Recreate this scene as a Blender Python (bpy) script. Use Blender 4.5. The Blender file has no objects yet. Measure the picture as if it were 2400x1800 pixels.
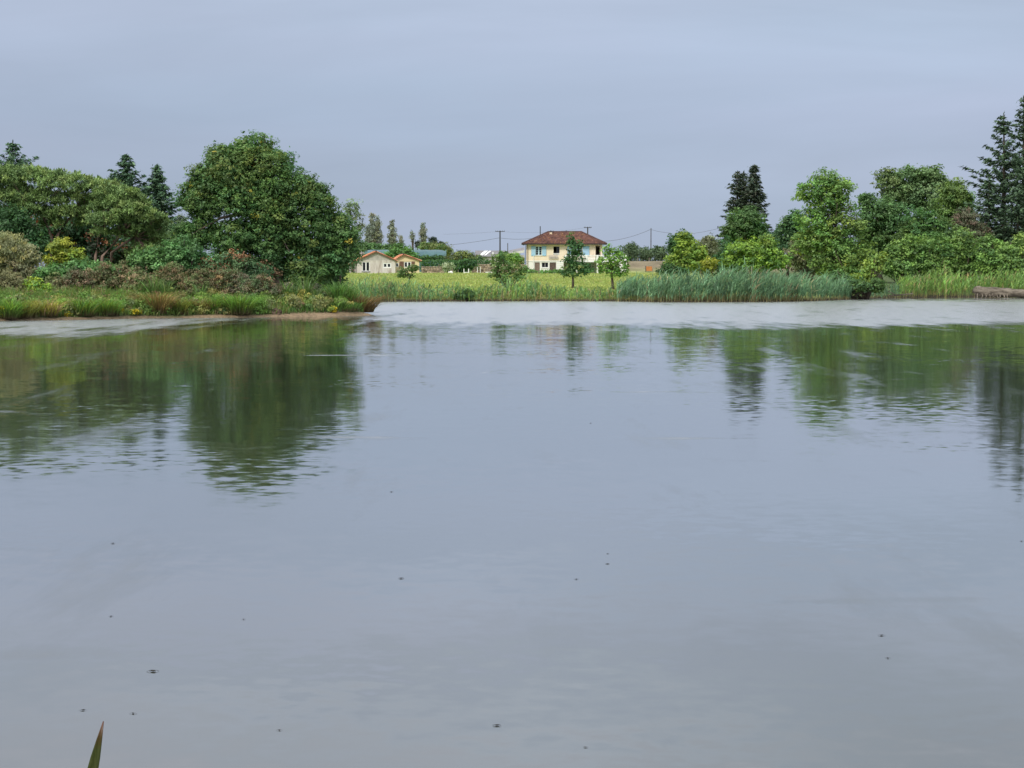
import bpy, bmesh, math, random
import numpy as np
from mathutils import Vector, Matrix

# ------------------------------------------------------------------ camera, sky, sun, exposure
F = 5000.0                      # focal length in photograph pixels (2400 wide): a short telephoto
H = 2.2                         # eye height above the water
PITCH = math.atan(260.0 / F)
scene = bpy.context.scene
cam_d = bpy.data.cameras.new("camera")
cam = bpy.data.objects.new("camera", cam_d)
scene.collection.objects.link(cam)
cam_d.sensor_width = 36.0
cam_d.lens = 36.0 * F / 2400.0
cam_d.clip_start = 0.1
cam_d.clip_end = 9000
cam.location = (0, 0, H)
cam.rotation_euler = (math.pi / 2 - PITCH, 0, 0)
scene.camera = cam

SUN_EL, SUN_AZ = math.radians(42), math.radians(213)    # azimuth clockwise from +Y: behind the camera, a little left
world = bpy.data.worlds.new("World")
scene.world = world
world.use_nodes = True
wt = world.node_tree
wt.nodes.clear()


def wn(kind, **kw):
    n = wt.nodes.new(kind)
    for k, v in kw.items():
        setattr(n, k, v)
    return n


w_out = wn("ShaderNodeOutputWorld")
w_mix = wn("ShaderNodeMixShader")
w_mix.inputs[0].default_value = 0.93
w_sky = wn("ShaderNodeTexSky", sky_type='NISHITA', sun_disc=False)
w_sky.sun_elevation = SUN_EL
w_sky.sun_rotation = SUN_AZ
w_bg = wn("ShaderNodeBackground")
w_bg.inputs[1].default_value = 0.1
wt.links.new(w_sky.outputs[0], w_bg.inputs[0])
# the layer of cloud: brighter towards the zenith as overcast skies are, with long low bands
w_tc = wn("ShaderNodeTexCoord")
w_sep = wn("ShaderNodeSeparateXYZ")
wt.links.new(w_tc.outputs["Generated"], w_sep.inputs[0])
w_ramp = wn("ShaderNodeValToRGB")
cr = w_ramp.color_ramp
cr.elements[0].position = 0.0
cr.elements[0].color = (0.225, 0.263, 0.352, 1)
cr.elements[1].position = 1.0
cr.elements[1].color = (1.15, 1.20, 1.26, 1)
e = cr.elements.new(0.07); e.color = (0.235, 0.277, 0.374, 1)
e = cr.elements.new(0.13); e.color = (0.276, 0.325, 0.418, 1)
e = cr.elements.new(0.22); e.color = (0.365, 0.393, 0.455, 1)
e = cr.elements.new(0.48); e.color = (0.72, 0.76, 0.82, 1)
wt.links.new(w_sep.outputs[2], w_ramp.inputs[0])
w_map = wn("ShaderNodeMapping")
w_map.inputs["Scale"].default_value = (2.6, 2.6, 17.0)
w_map.inputs["Location"].default_value = (1.3, 4.1, 1.7)
wt.links.new(w_tc.outputs["Generated"], w_map.inputs[0])
w_n = wn("ShaderNodeTexNoise")
w_n.inputs["Scale"].default_value = 1.0
w_n.inputs["Detail"].default_value = 6.0
w_n.inputs["Roughness"].default_value = 0.5
w_n.inputs["Distortion"].default_value = 0.4
wt.links.new(w_map.outputs[0], w_n.inputs["Vector"])
w_mr = wn("ShaderNodeMapRange")
w_mr.inputs[1].default_value = 0.25; w_mr.inputs[2].default_value = 0.75
w_mr.inputs[3].default_value = 0.82; w_mr.inputs[4].default_value = 1.18
wt.links.new(w_n.outputs[0], w_mr.inputs[0])
w_mul = wn("ShaderNodeVectorMath", operation='SCALE')
wt.links.new(w_ramp.outputs[0], w_mul.inputs[0])
wt.links.new(w_mr.outputs[0], w_mul.inputs["Scale"])
w_bg2 = wn("ShaderNodeBackground")
w_bg2.inputs[1].default_value = 1.0
# a slight drift of hue through the cloud, blue grey to pinkish grey
w_n2 = wn("ShaderNodeTexNoise")
w_n2.inputs["Scale"].default_value = 0.8
w_n2.inputs["Detail"].default_value = 3.0
wt.links.new(w_map.outputs[0], w_n2.inputs["Vector"])
w_r2 = wn("ShaderNodeValToRGB")
w_r2.color_ramp.elements[0].position = 0.36; w_r2.color_ramp.elements[0].color = (0.972, 1.0, 1.0, 1)
w_r2.color_ramp.elements[1].position = 0.64; w_r2.color_ramp.elements[1].color = (1.03, 0.995, 1.0, 1)
wt.links.new(w_n2.outputs[0], w_r2.inputs[0])
w_hue = wn("ShaderNodeVectorMath", operation='MULTIPLY')
wt.links.new(w_mul.outputs[0], w_hue.inputs[0]); wt.links.new(w_r2.outputs[0], w_hue.inputs[1])
wt.links.new(w_hue.outputs[0], w_bg2.inputs[0])
wt.links.new(w_bg.outputs[0], w_mix.inputs[1])
wt.links.new(w_bg2.outputs[0], w_mix.inputs[2])
wt.links.new(w_mix.outputs[0], w_out.inputs[0])

sun_d = bpy.data.lights.new("sun", 'SUN')
sun_d.energy = 1.5
sun_d.angle = math.radians(10)
sun_d.color = (1.0, 0.95, 0.86)
sun = bpy.data.objects.new("sun", sun_d)
scene.collection.objects.link(sun)
to_sun = Vector((math.sin(SUN_AZ) * math.cos(SUN_EL), math.cos(SUN_AZ) * math.cos(SUN_EL), math.sin(SUN_EL)))
sun.rotation_euler = (-to_sun).to_track_quat('-Z', 'Y').to_euler()

scene.view_settings.view_transform = 'Standard'
scene.view_settings.look = 'None'
scene.view_settings.exposure = 0.70
scene.view_settings.gamma = 1.0
scene.view_settings.use_curve_mapping = False
scene.cycles.max_bounces = 8
scene.cycles.diffuse_bounces = 3
scene.cycles.transmission_bounces = 4
scene.cycles.glossy_bounces = 3

# ------------------------------------------------------------------ helpers
rng = np.random.default_rng(7)
random.seed(7)
COL = scene.collection
CP, SP = math.cos(PITCH), math.sin(PITCH)


def P(px, py, D):
    """the point at ground distance D seen at pixel (px, py) of the 2400x1800 photograph"""
    u, v = (px - 1200) / F, (900 - py) / F
    d = np.array([u, CP + v * SP, -SP + v * CP])
    return np.array([0, 0, H]) + d * (D / d[1])


def link(o, parent=None):
    COL.objects.link(o)
    if parent:
        o.parent = parent
    return o


def tag(o, label=None, cat=None, group=None, kind=None):
    if label: o["label"] = label
    if cat: o["category"] = cat
    if group: o["group"] = group
    if kind: o["kind"] = kind
    return o


def empty(name, loc, label, cat, group=None, rz=0.0):
    o = bpy.data.objects.new(name, None)
    o.empty_display_size = 0.3
    o.location = loc
    o.rotation_euler = (0, 0, rz)
    link(o)
    return tag(o, label, cat, group)


def mesh_np(name, verts, faces, mat, parent=None, tint=None, smooth=False):
    """verts (N,3), faces (M,k) as one mesh object; tint (N,3) is a colour per vertex"""
    me = bpy.data.meshes.new(name)
    verts = np.asarray(verts, dtype=np.float32)
    faces = np.asarray(faces, dtype=np.int32)
    k = faces.shape[1]
    me.vertices.add(len(verts))
    me.vertices.foreach_set("co", verts.ravel())
    me.loops.add(faces.size)
    me.loops.foreach_set("vertex_index", faces.ravel())
    me.polygons.add(len(faces))
    me.polygons.foreach_set("loop_start", np.arange(0, faces.size, k, dtype=np.int32))
    try:
        me.polygons.foreach_set("loop_total", np.full(len(faces), k, dtype=np.int32))
    except Exception:
        pass
    if tint is not None:
        a = me.attributes.new("tint", 'FLOAT_COLOR', 'POINT')
        c = np.ones((len(verts), 4), dtype=np.float32)
        c[:, :3] = tint
        a.data.foreach_set("color", c.ravel())
    if smooth:
        me.polygons.foreach_set("use_smooth", np.ones(len(faces), dtype=bool))
    me.update(calc_edges=True)
    me.validate()
    if mat: me.materials.append(mat)
    return link(bpy.data.objects.new(name, me), parent)


def mesh_py(name, verts, faces, mat, parent=None, smooth=False):
    me = bpy.data.meshes.new(name)
    me.from_pydata([tuple(v) for v in verts], [], [tuple(f) for f in faces])
    if smooth:
        for p in me.polygons: p.use_smooth = True
    me.update()
    if mat: me.materials.append(mat)
    return link(bpy.data.objects.new(name, me), parent)


class MB:
    """collects boxes, tubes and polygons; build() links them as one mesh object"""
    def __init__(s): s.v, s.f = [], []
    def poly(s, pts):
        b = len(s.v); s.v += [tuple(p) for p in pts]; s.f.append(tuple(range(b, b + len(pts)))); return s
    def box(s, x0, x1, y0, y1, z0, z1):
        b = len(s.v)
        s.v += [(x, y, z) for z in (z0, z1) for y in (y0, y1) for x in (x0, x1)]
        s.f += [tuple(b + i for i in q) for q in ((0, 2, 3, 1), (4, 5, 7, 6), (0, 1, 5, 4), (2, 6, 7, 3), (0, 4, 6, 2), (1, 3, 7, 5))]
        return s
    def tube(s, pts, rad, n=6, cap=True):
        pts = [Vector(p) for p in pts]
        if not hasattr(rad, '__len__'): rad = [rad] * len(pts)
        rad = [float(r) for r in rad]
        b = len(s.v)
        for i, p in enumerate(pts):
            t = (pts[min(i + 1, len(pts) - 1)] - pts[max(i - 1, 0)]).normalized()
            a = t.orthogonal().normalized() if abs(t.z) > 0.95 else t.cross(Vector((0, 0, 1))).normalized()
            c = t.cross(a)
            for k in range(n):
                an = 2 * math.pi * k / n
                s.v.append(tuple(p + rad[i] * (math.cos(an) * a + math.sin(an) * c)))
        for i in range(len(pts) - 1):
            for k in range(n):
                k2 = (k + 1) % n
                s.f.append((b + i * n + k, b + i * n + k2, b + (i + 1) * n + k2, b + (i + 1) * n + k))
        if cap:
            s.f.append(tuple(b + k for k in range(n))[::-1])
            s.f.append(tuple(b + (len(pts) - 1) * n + k for k in range(n)))
        return s
    def build(s, name, mat, parent=None, smooth=False):
        return mesh_py(name, s.v, s.f, mat, parent, smooth)


# ------------------------------------------------------------------ materials
def new_mat(name):
    m = bpy.data.materials.new(name)
    m.use_nodes = True
    m.node_tree.nodes.clear()
    return m, m.node_tree


def node(t, kind, ins=None, **kw):
    n = t.nodes.new(kind)
    for k, v in kw.items(): setattr(n, k, v)
    for k, v in (ins or {}).items():
        if hasattr(v, 'is_output'): t.links.new(v, n.inputs[k])
        else: n.inputs[k].default_value = v
    return n


def out(t, sock):
    o = node(t, "ShaderNodeOutputMaterial")
    t.links.new(sock, o.inputs[0])


def ramp(t, fac, stops):
    r = node(t, "ShaderNodeValToRGB", {0: fac})
    c = r.color_ramp
    c.elements[0].position, c.elements[0].color = stops[0][0], (*stops[0][1], 1)
    c.elements[1].position, c.elements[1].color = stops[-1][0], (*stops[-1][1], 1)
    for p, col in stops[1:-1]:
        e = c.elements.new(p); e.color = (*col, 1)
    return r.outputs[0]


def foliage_mat(name, trans, gloss=0.04):
    m, t = new_mat(name)
    a = node(t, "ShaderNodeAttribute", attribute_name="tint")
    d = node(t, "ShaderNodeBsdfDiffuse", {"Color": a.outputs["Color"]})
    tr = node(t, "ShaderNodeHueSaturation", {"Color": a.outputs["Color"], "Hue": 0.485, "Saturation": 1.1, "Value": 1.25})
    tl = node(t, "ShaderNodeBsdfTranslucent", {"Color": tr.outputs[0]})
    mx = node(t, "ShaderNodeMixShader", {0: trans, 1: d.outputs[0], 2: tl.outputs[0]})
    g = node(t, "ShaderNodeBsdfGlossy", {"Color": (1, 1, 1, 1), "Roughness": 0.45})
    m2 = node(t, "ShaderNodeMixShader", {0: gloss, 1: mx.outputs[0], 2: g.outputs[0]})
    out(t, m2.outputs[0])
    return m


def plain(name, col, rough=0.8, var=0.15, scale=3.0, detail=4.0, bump=0.0, stops=None, stretch=(1, 1, 1), spec=0.3, metal=0.0):
    m, t = new_mat(name)
    tc = node(t, "ShaderNodeTexCoord")
    mp = node(t, "ShaderNodeMapping", {0: tc.outputs["Object"], "Scale": stretch})
    n = node(t, "ShaderNodeTexNoise", {"Vector": mp.outputs[0], "Scale": scale, "Detail": detail, "Roughness": 0.6})
    if stops is None:
        stops = [(0.3, tuple(c * (1 - var) for c in col)), (0.7, tuple(min(1, c * (1 + var)) for c in col))]
    c = ramp(t, n.outputs[0], stops)
    p = node(t, "ShaderNodeBsdfPrincipled", {"Base Color": c, "Roughness": rough, "Specular IOR Level": spec, "Metallic": metal})
    if bump:
        n2 = node(t, "ShaderNodeTexNoise", {"Vector": mp.outputs[0], "Scale": scale * 4, "Detail": 6.0})
        b = node(t, "ShaderNodeBump", {"Height": n2.outputs[0], "Strength": bump, "Distance": 0.05})
        t.links.new(b.outputs[0], p.inputs["Normal"])
    out(t, p.outputs[0])
    return m


FOL = np.array([1.85, 1.78, 1.85])
LEAF = foliage_mat("leaf", 0.27, 0.015)
NEEDLE = foliage_mat("needle", 0.08, 0.012)
BLADE = foliage_mat("blade", 0.35, 0.02)
BARK = plain("bark", (0.10, 0.078, 0.06), 0.95, 0.4, 2.0, bump=0.6, stretch=(2, 2, 0.4))
PINEBARK = plain("pine_bark", (0.19, 0.13, 0.10), 0.95, 0.4, 2.0, bump=0.6)


def tinted(name, rough=0.85, scale=5.0, amount=0.35):
    """tint attribute with grime noise over it"""
    m, t = new_mat(name)
    a = node(t, "ShaderNodeAttribute", attribute_name="tint")
    tc = node(t, "ShaderNodeTexCoord")
    n = node(t, "ShaderNodeTexNoise", {"Vector": tc.outputs["Object"], "Scale": scale, "Detail": 5.0})
    mr = node(t, "ShaderNodeMapRange", {0: n.outputs[0], 1: 0.3, 2: 0.7, 3: 1 - amount, 4: 1 + amount})
    s = node(t, "ShaderNodeVectorMath", {0: a.outputs["Color"], "Scale": mr.outputs[0]}, operation='SCALE')
    p = node(t, "ShaderNodeBsdfPrincipled", {"Base Color": s.outputs[0], "Roughness": rough, "Specular IOR Level": 0.2})
    out(t, p.outputs[0])
    return m


TILE = tinted("roof_tile", 0.85, 0.9, 0.3)

# ------------------------------------------------------------------ terrain
def W(px, D):
    return ((px - 1200) / F * D / 1.0, D)


SHORE = [W(2700, 194), W(2400, 193), W(2290, 192), W(2180, 190), W(2060, 184), W(1980, 176), W(1900, 167), W(1800, 163), W(1640, 161.5), W(1520, 162),
         W(1485, 165.5), W(1400, 166.5), W(1240, 167), W(1110, 166), W(1000, 165), W(900, 164), W(800, 163), W(730, 160), W(660, 150), W(668, 138), W(720, 128),
         W(790, 121), W(845, 115.5), W(873, 112.3), W(868, 111.0), W(835, 110.0), W(790, 109.0), W(700, 107.6), W(600, 106.2), W(500, 105.3), W(400, 104.4),
         W(300, 103.2), W(150, 100.5), W(0, 98.2), W(-200, 93), W(-500, 86)]
LAKE = np.array([(-60, 6.5), (60, 6.5), (80, 120)] + SHORE + [(-62, 60)])


def lake_sdf(x, y):
    """signed distance to the shoreline, negative on the water"""
    p = np.stack([x.ravel(), y.ravel()], 1)
    d = np.full(len(p), 1e9)
    inside = np.zeros(len(p), bool)
    n = len(LAKE)
    for i in range(n):
        a, b = LAKE[i], LAKE[(i + 1) % n]
        ab = b - a
        t = np.clip(((p - a) @ ab) / (ab @ ab), 0, 1)
        q = a + t[:, None] * ab
        d = np.minimum(d, np.hypot(p[:, 0] - q[:, 0], p[:, 1] - q[:, 1]))
        c = ((a[1] > p[:, 1]) != (b[1] > p[:, 1]))
        with np.errstate(divide='ignore', invalid='ignore'):
            xi = (b[0] - a[0]) * (p[:, 1] - a[1]) / (b[1] - a[1]) + a[0]
        inside ^= c & (p[:, 0] < xi)
    return np.where(inside, -d, d).reshape(x.shape)


def sstep(a, b, x):
    t = np.clip((x - a) / (b - a), 0, 1)
    return t * t * (3 - 2 * t)


def wob(x, y, s):
    """cheap smooth wobble in -1..1"""
    return (np.sin(x * s + 1.3) * np.cos(y * s * 1.17 + 0.4) + 0.6 * np.sin(x * s * 2.3 - y * s * 1.9 + 2.0) + 0.35 * np.cos(x * s * 4.7 + y * s * 4.1)) / 1.95


def height(x, y):
    x, y = np.asarray(x, float), np.asarray(y, float)
    d = lake_sdf(x, y) + 0.12 * wob(x, y, 1.1) + 0.07 * wob(x, y, 3.1)
    cap = np.interp(y, [0, 8, 90, 112, 140, 165, 185, 350, 380, 520, 3000], [0.7, 0.7, 0.55, 0.68, 1.0, 0.6, 0.75, 2.15, 2.3, 2.6, 7.0])
    land = cap * (1 - np.exp(-np.maximum(d, 0) / 2.6)) + 0.05 * sstep(0.0, 0.25, d) * sstep(150, 140, y)
    land = land + 2.0 * sstep(15.5, 19, x) * sstep(352, 372, y) * (1 - sstep(420, 520, y))
    land = land + 0.07 * wob(x, y, 0.35) * sstep(0.5, 4, d)
    return np.where(d > 0, land, np.maximum(d * 0.35, -1.5) - 0.02)


def gz(x, y):
    return float(height(np.array([x]), np.array([y]))[0])


xs = np.concatenate([np.array([-4000, -1500, -600, -300, -160, -110, -80]), np.arange(-62, -26, 3.0), np.arange(-26, 46, 0.5), np.arange(46, 80, 3.0), np.array([90, 120, 180, 320, 700, 1600, 4000])])
ys = np.concatenate([np.array([-200, -60, -20, -5, 0, 2, 4, 5, 6, 7, 8, 10, 14, 20, 30, 45, 60, 75, 85, 90]), np.arange(92, 122, 0.3), np.arange(122, 158, 1.5),
                     np.arange(158, 198, 0.4), np.arange(198, 420, 4.0), np.array([440, 480, 540, 650, 900, 1500, 3000, 6000])])
gx, gy = np.meshgrid(xs, ys)
gh = height(gx, gy)
gv = np.stack([gx.ravel(), gy.ravel(), gh.ravel()], 1)
nx, ny = len(xs), len(ys)
ii = (np.arange(ny - 1)[:, None] * nx + np.arange(nx - 1)[None, :]).ravel()
gf = np.stack([ii, ii + 1, ii + nx + 1, ii + nx], 1)
# colour of the soil: sand on the peninsula's edge, mud on the far bank, meadow, dry embankment
sd = lake_sdf(gx, gy)
SAND, MUD, TURF, MEADOW, DRY = np.array([0.215, 0.155, 0.095]), np.array([0.055, 0.045, 0.03]), np.array([0.075, 0.105, 0.035]), np.array([0.27, 0.33, 0.10]), np.array([0.195, 0.16, 0.10])
sandy = (sstep(0.55, 0.25, sd + 0.15 * wob(gx, gy, 1.3)) + 0.8 * sstep(3.2, 2.0, sd + 1.1 * wob(gx, gy, 0.9)) * sstep(-13.5, -10.5, gx) * sstep(-7.0, -8.4, gx))
sandy = np.clip(sandy, 0, 1) * sstep(140, 125, gy)
muddy = sstep(1.5, 0.4, sd) * sstep(140, 150, gy)
mead = sstep(162, 172, gy) * sstep(36, 26, gx)
dry = sstep(16, 18, gx) * sstep(352, 362, gy)
gt = TURF[None, None] + np.zeros(gx.shape + (1,))
for wgt, c in ((mead, MEADOW), (dry, DRY), (sandy, SAND), (muddy, MUD)):
    gt = gt * (1 - wgt[..., None]) + c * wgt[..., None]
gm, t = new_mat("soil_and_grass")
a = node(t, "ShaderNodeAttribute", attribute_name="tint")
geo = node(t, "ShaderNodeNewGeometry")
n1 = node(t, "ShaderNodeTexNoise", {"Vector": geo.outputs["Position"], "Scale": 0.35, "Detail": 6.0})
n2 = node(t, "ShaderNodeTexNoise", {"Vector": geo.outputs["Position"], "Scale": 6.0, "Detail": 6.0})
ad = node(t, "ShaderNodeMath", {0: n1.outputs[0], 1: n2.outputs[0]}, operation='ADD')
mr = node(t, "ShaderNodeMapRange", {0: ad.outputs[0], 1: 0.7, 2: 1.3, 3: 0.6, 4: 1.35})
s = node(t, "ShaderNodeVectorMath", {0: a.outputs["Color"], "Scale": mr.outputs[0]}, operation='SCALE')
bp = node(t, "ShaderNodeBump", {"Height": n2.outputs[0], "Strength": 0.8, "Distance": 0.15})
p = node(t, "ShaderNodeBsdfPrincipled", {"Base Color": s.outputs[0], "Roughness": 0.95, "Specular IOR Level": 0.15, "Normal": bp.outputs[0]})
out(t, p.outputs[0])
ground = mesh_np("ground", gv, gf, gm, tint=gt.reshape(-1, 3), smooth=True)
ground["kind"] = "structure"

# ------------------------------------------------------------------ water
wx = np.concatenate([np.arange(-75, -30, 5.0), np.arange(-30, 50, 1.0), np.arange(50, 96, 5.0)])
wy = np.concatenate([np.arange(3, 60, 3.0), np.arange(60, 125, 0.5), np.arange(125, 205, 2.0)])
qx, qy = np.meshgrid(wx, wy)
# where the wind ruffles the surface: a belt before the far bank, thinner in the lee of the peninsula and of the right bank
edge = np.interp(qx / np.maximum(qy, 1) * F + 1200, [-400, 0, 300, 450, 620, 860, 900, 1200, 1500, 1800, 2100, 2400, 2700],
                 [72, 73, 76, 84, 96, 96, 89, 90, 89, 87, 88, 92, 97])
wind = sstep(-13.0, 15.0, qy - edge + 2.6 * wob(qx, qy, 0.33) + 1.2 * wob(qx, qy, 1.1))
lee = 1 - 0.72 * np.exp(-((qx + 10.0) / 4.2) ** 2) * sstep(128, 112, qy)
lee *= 1 - 0.6 * sstep(24, 34, qx) * sstep(150, 185, qy)
wind = np.clip(wind * lee, 0, 1)
wv = np.stack([qx.ravel(), qy.ravel(), np.zeros(qx.size)], 1)
nwx, nwy = len(wx), len(wy)
ii = (np.arange(nwy - 1)[:, None] * nwx + np.arange(nwx - 1)[None, :]).ravel()
wf = np.stack([ii, ii + 1, ii + nwx + 1, ii + nwx], 1)
wm, t = new_mat("pond_water")
geo = node(t, "ShaderNodeNewGeometry")
att = node(t, "ShaderNodeAttribute", attribute_name="tint")
sp = node(t, "ShaderNodeSeparateXYZ", {0: att.outputs["Vector"]})
windv = sp.outputs[0]


def slopes(scale, amp, stretch=(1, 1, 1), detail=2.0, rough=0.5):
    mp = node(t, "ShaderNodeMapping", {0: geo.outputs["Position"], "Scale": stretch})
    n = node(t, "ShaderNodeTexNoise", {"Vector": mp.outputs[0], "Scale": scale, "Detail": detail, "Roughness": rough})
    c = node(t, "ShaderNodeVectorMath", {0: n.outputs["Color"], 1: (0.5, 0.5, 0.5)}, operation='SUBTRACT')
    k = node(t, "ShaderNodeVectorMath", {0: c.outputs[0]}, operation='SCALE')
    if hasattr(amp, 'is_output'): t.links.new(amp, k.inputs["Scale"])
    else: k.inputs["Scale"].default_value = amp
    return k.outputs[0]


def vadd(a, b):
    return node(t, "ShaderNodeVectorMath", {0: a, 1: b}, operation='ADD').outputs[0]


# faint catspaws on the calm water
pn = node(t, "ShaderNodeTexNoise", {"Vector": geo.outputs["Position"], "Scale": 0.16, "Detail": 3.0})
paw = node(t, "ShaderNodeMapRange", {0: pn.outputs[0], 1: 0.45, 2: 0.68, 3: 0.25, 4: 1.0})
# narrow streaks of ruffled water lying across the view
mps = node(t, "ShaderNodeMapping", {0: geo.outputs["Position"], "Scale": (0.16, 0.55, 1)})
sn = node(t, "ShaderNodeTexNoise", {"Vector": mps.outputs[0], "Scale": 1.0, "Detail": 2.0})
st = node(t, "ShaderNodeMapRange", {0: sn.outputs[0], 1: 0.67, 2: 0.73, 3: 0.0, 4: 0.55})
windall = node(t, "ShaderNodeMath", {0: windv, 1: st.outputs[0]}, operation='MAXIMUM').outputs[0]
calm_amp = node(t, "ShaderNodeMath", {0: paw.outputs[0], 1: 0.080}, operation='MULTIPLY').outputs[0]
wind_amp = node(t, "ShaderNodeMath", {0: windall, 1: 0.03}, operation='MULTIPLY').outputs[0]
rmp = node(t, "ShaderNodeMapping", {0: geo.outputs["Position"], "Scale": (1.1, 0.16, 1)})
rn = node(t, "ShaderNodeTexNoise", {"Vector": rmp.outputs[0], "Scale": 0.7, "Detail": 6.0, "Roughness": 0.65})
rmp2 = node(t, "ShaderNodeMapping", {0: geo.outputs["Position"], "Scale": (3.2, 0.7, 1)})
rn2 = node(t, "ShaderNodeTexNoise", {"Vector": rmp2.outputs[0], "Scale": 1.0, "Detail": 4.0, "Roughness": 0.7})
rvar = node(t, "ShaderNodeMapRange", {0: rn2.outputs[0], 1: 0.35, 2: 0.62, 3: 0.78, 4: 1.08})
brk = node(t, "ShaderNodeMath", {0: rn.outputs[0], 1: 2.4, 2: -1.2}, operation='MULTIPLY_ADD')
wsum = node(t, "ShaderNodeMath", {0: windall, 1: brk.outputs[0]}, operation='ADD')
wcut = node(t, "ShaderNodeMapRange", {0: wsum.outputs[0], 1: 0.15, 2: 0.85, 3: 0.0, 4: 1.0})
rw = node(t, "ShaderNodeMath", {0: wcut.outputs[0], 1: rvar.outputs[0]}, operation='MULTIPLY')
rough = node(t, "ShaderNodeMath", {0: rw.outputs[0], 1: 0.20, 2: 0.055}, operation='MULTIPLY_ADD').outputs[0]
tot = vadd(vadd(slopes(5.0, calm_amp, detail=2.5), slopes(0.9, 0.013)), vadd(slopes(9.0, wind_amp, detail=3.0), slopes(0.2, 0.006)))
m0 = node(t, "ShaderNodeVectorMath", {0: tot, 1: (1, 1, 0)}, operation='MULTIPLY')
nz = node(t, "ShaderNodeVectorMath", {0: m0.outputs[0], 1: (0, 0, 1)}, operation='ADD')
nn = node(t, "ShaderNodeVectorMath", {0: nz.outputs[0]}, operation='NORMALIZE')
fr_n = node(t, "ShaderNodeFresnel", {"IOR": 1.33, "Normal": nn.outputs[0]})
fr_q = node(t, "ShaderNodeMath", {0: fr_n.outputs[0], 1: 0.56}, operation='POWER')
fr_w = node(t, "ShaderNodeMath", {0: rw.outputs[0], 1: -0.22, 2: 1.0}, operation='MULTIPLY_ADD')
fr_p = node(t, "ShaderNodeMath", {0: fr_q.outputs[0], 1: fr_w.outputs[0]}, operation='MULTIPLY')
murk = node(t, "ShaderNodeBsdfDiffuse", {"Color": (0.030, 0.033, 0.020, 1)})
mirror = node(t, "ShaderNodeBsdfGlossy", {"Color": (0.98, 0.98, 0.98, 1), "Roughness": rough, "Normal": nn.outputs[0]})
wmix = node(t, "ShaderNodeMixShader", {0: fr_p.outputs[0], 1: murk.outputs[0], 2: mirror.outputs[0]})
out(t, wmix.outputs[0])
wt3 = np.stack([wind.ravel()] * 3, 1)
water = mesh_np("water", wv, wf, wm, tint=wt3)
water["kind"] = "structure"

# ------------------------------------------------------------------ foliage
def unit(n):
    v = rng.normal(size=(n, 3))
    return v / np.linalg.norm(v, axis=1)[:, None]


def nrm(v):
    return v / np.maximum(np.linalg.norm(v, axis=1), 1e-9)[:, None]


def blades(c, ax, nr, L, Wd):
    """rhombic leaves at c, long axis ax, facing nr"""
    ax = nrm(ax)
    b = nrm(np.cross(nr, ax))
    L = np.asarray(L)[:, None] * 0.5
    Wd = np.asarray(Wd)[:, None] * 0.5
    v = np.stack([c - ax * L, c + b * Wd - ax * L * 0.15, c + ax * L, c - b * Wd - ax * L * 0.15], 1)
    return v.reshape(-1, 3)


def quads(n):
    return np.arange(4 * n).reshape(n, 4)


def mixtint(pal, n, jitter=0.18):
    """pal: list of (weight, colour)"""
    w = np.array([p[0] for p in pal], float); w /= w.sum()
    cols = np.array([p[1] for p in pal])
    c = cols[rng.choice(len(pal), n, p=w)]
    return c * np.exp(rng.normal(0, jitter, (n, 1)))


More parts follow.
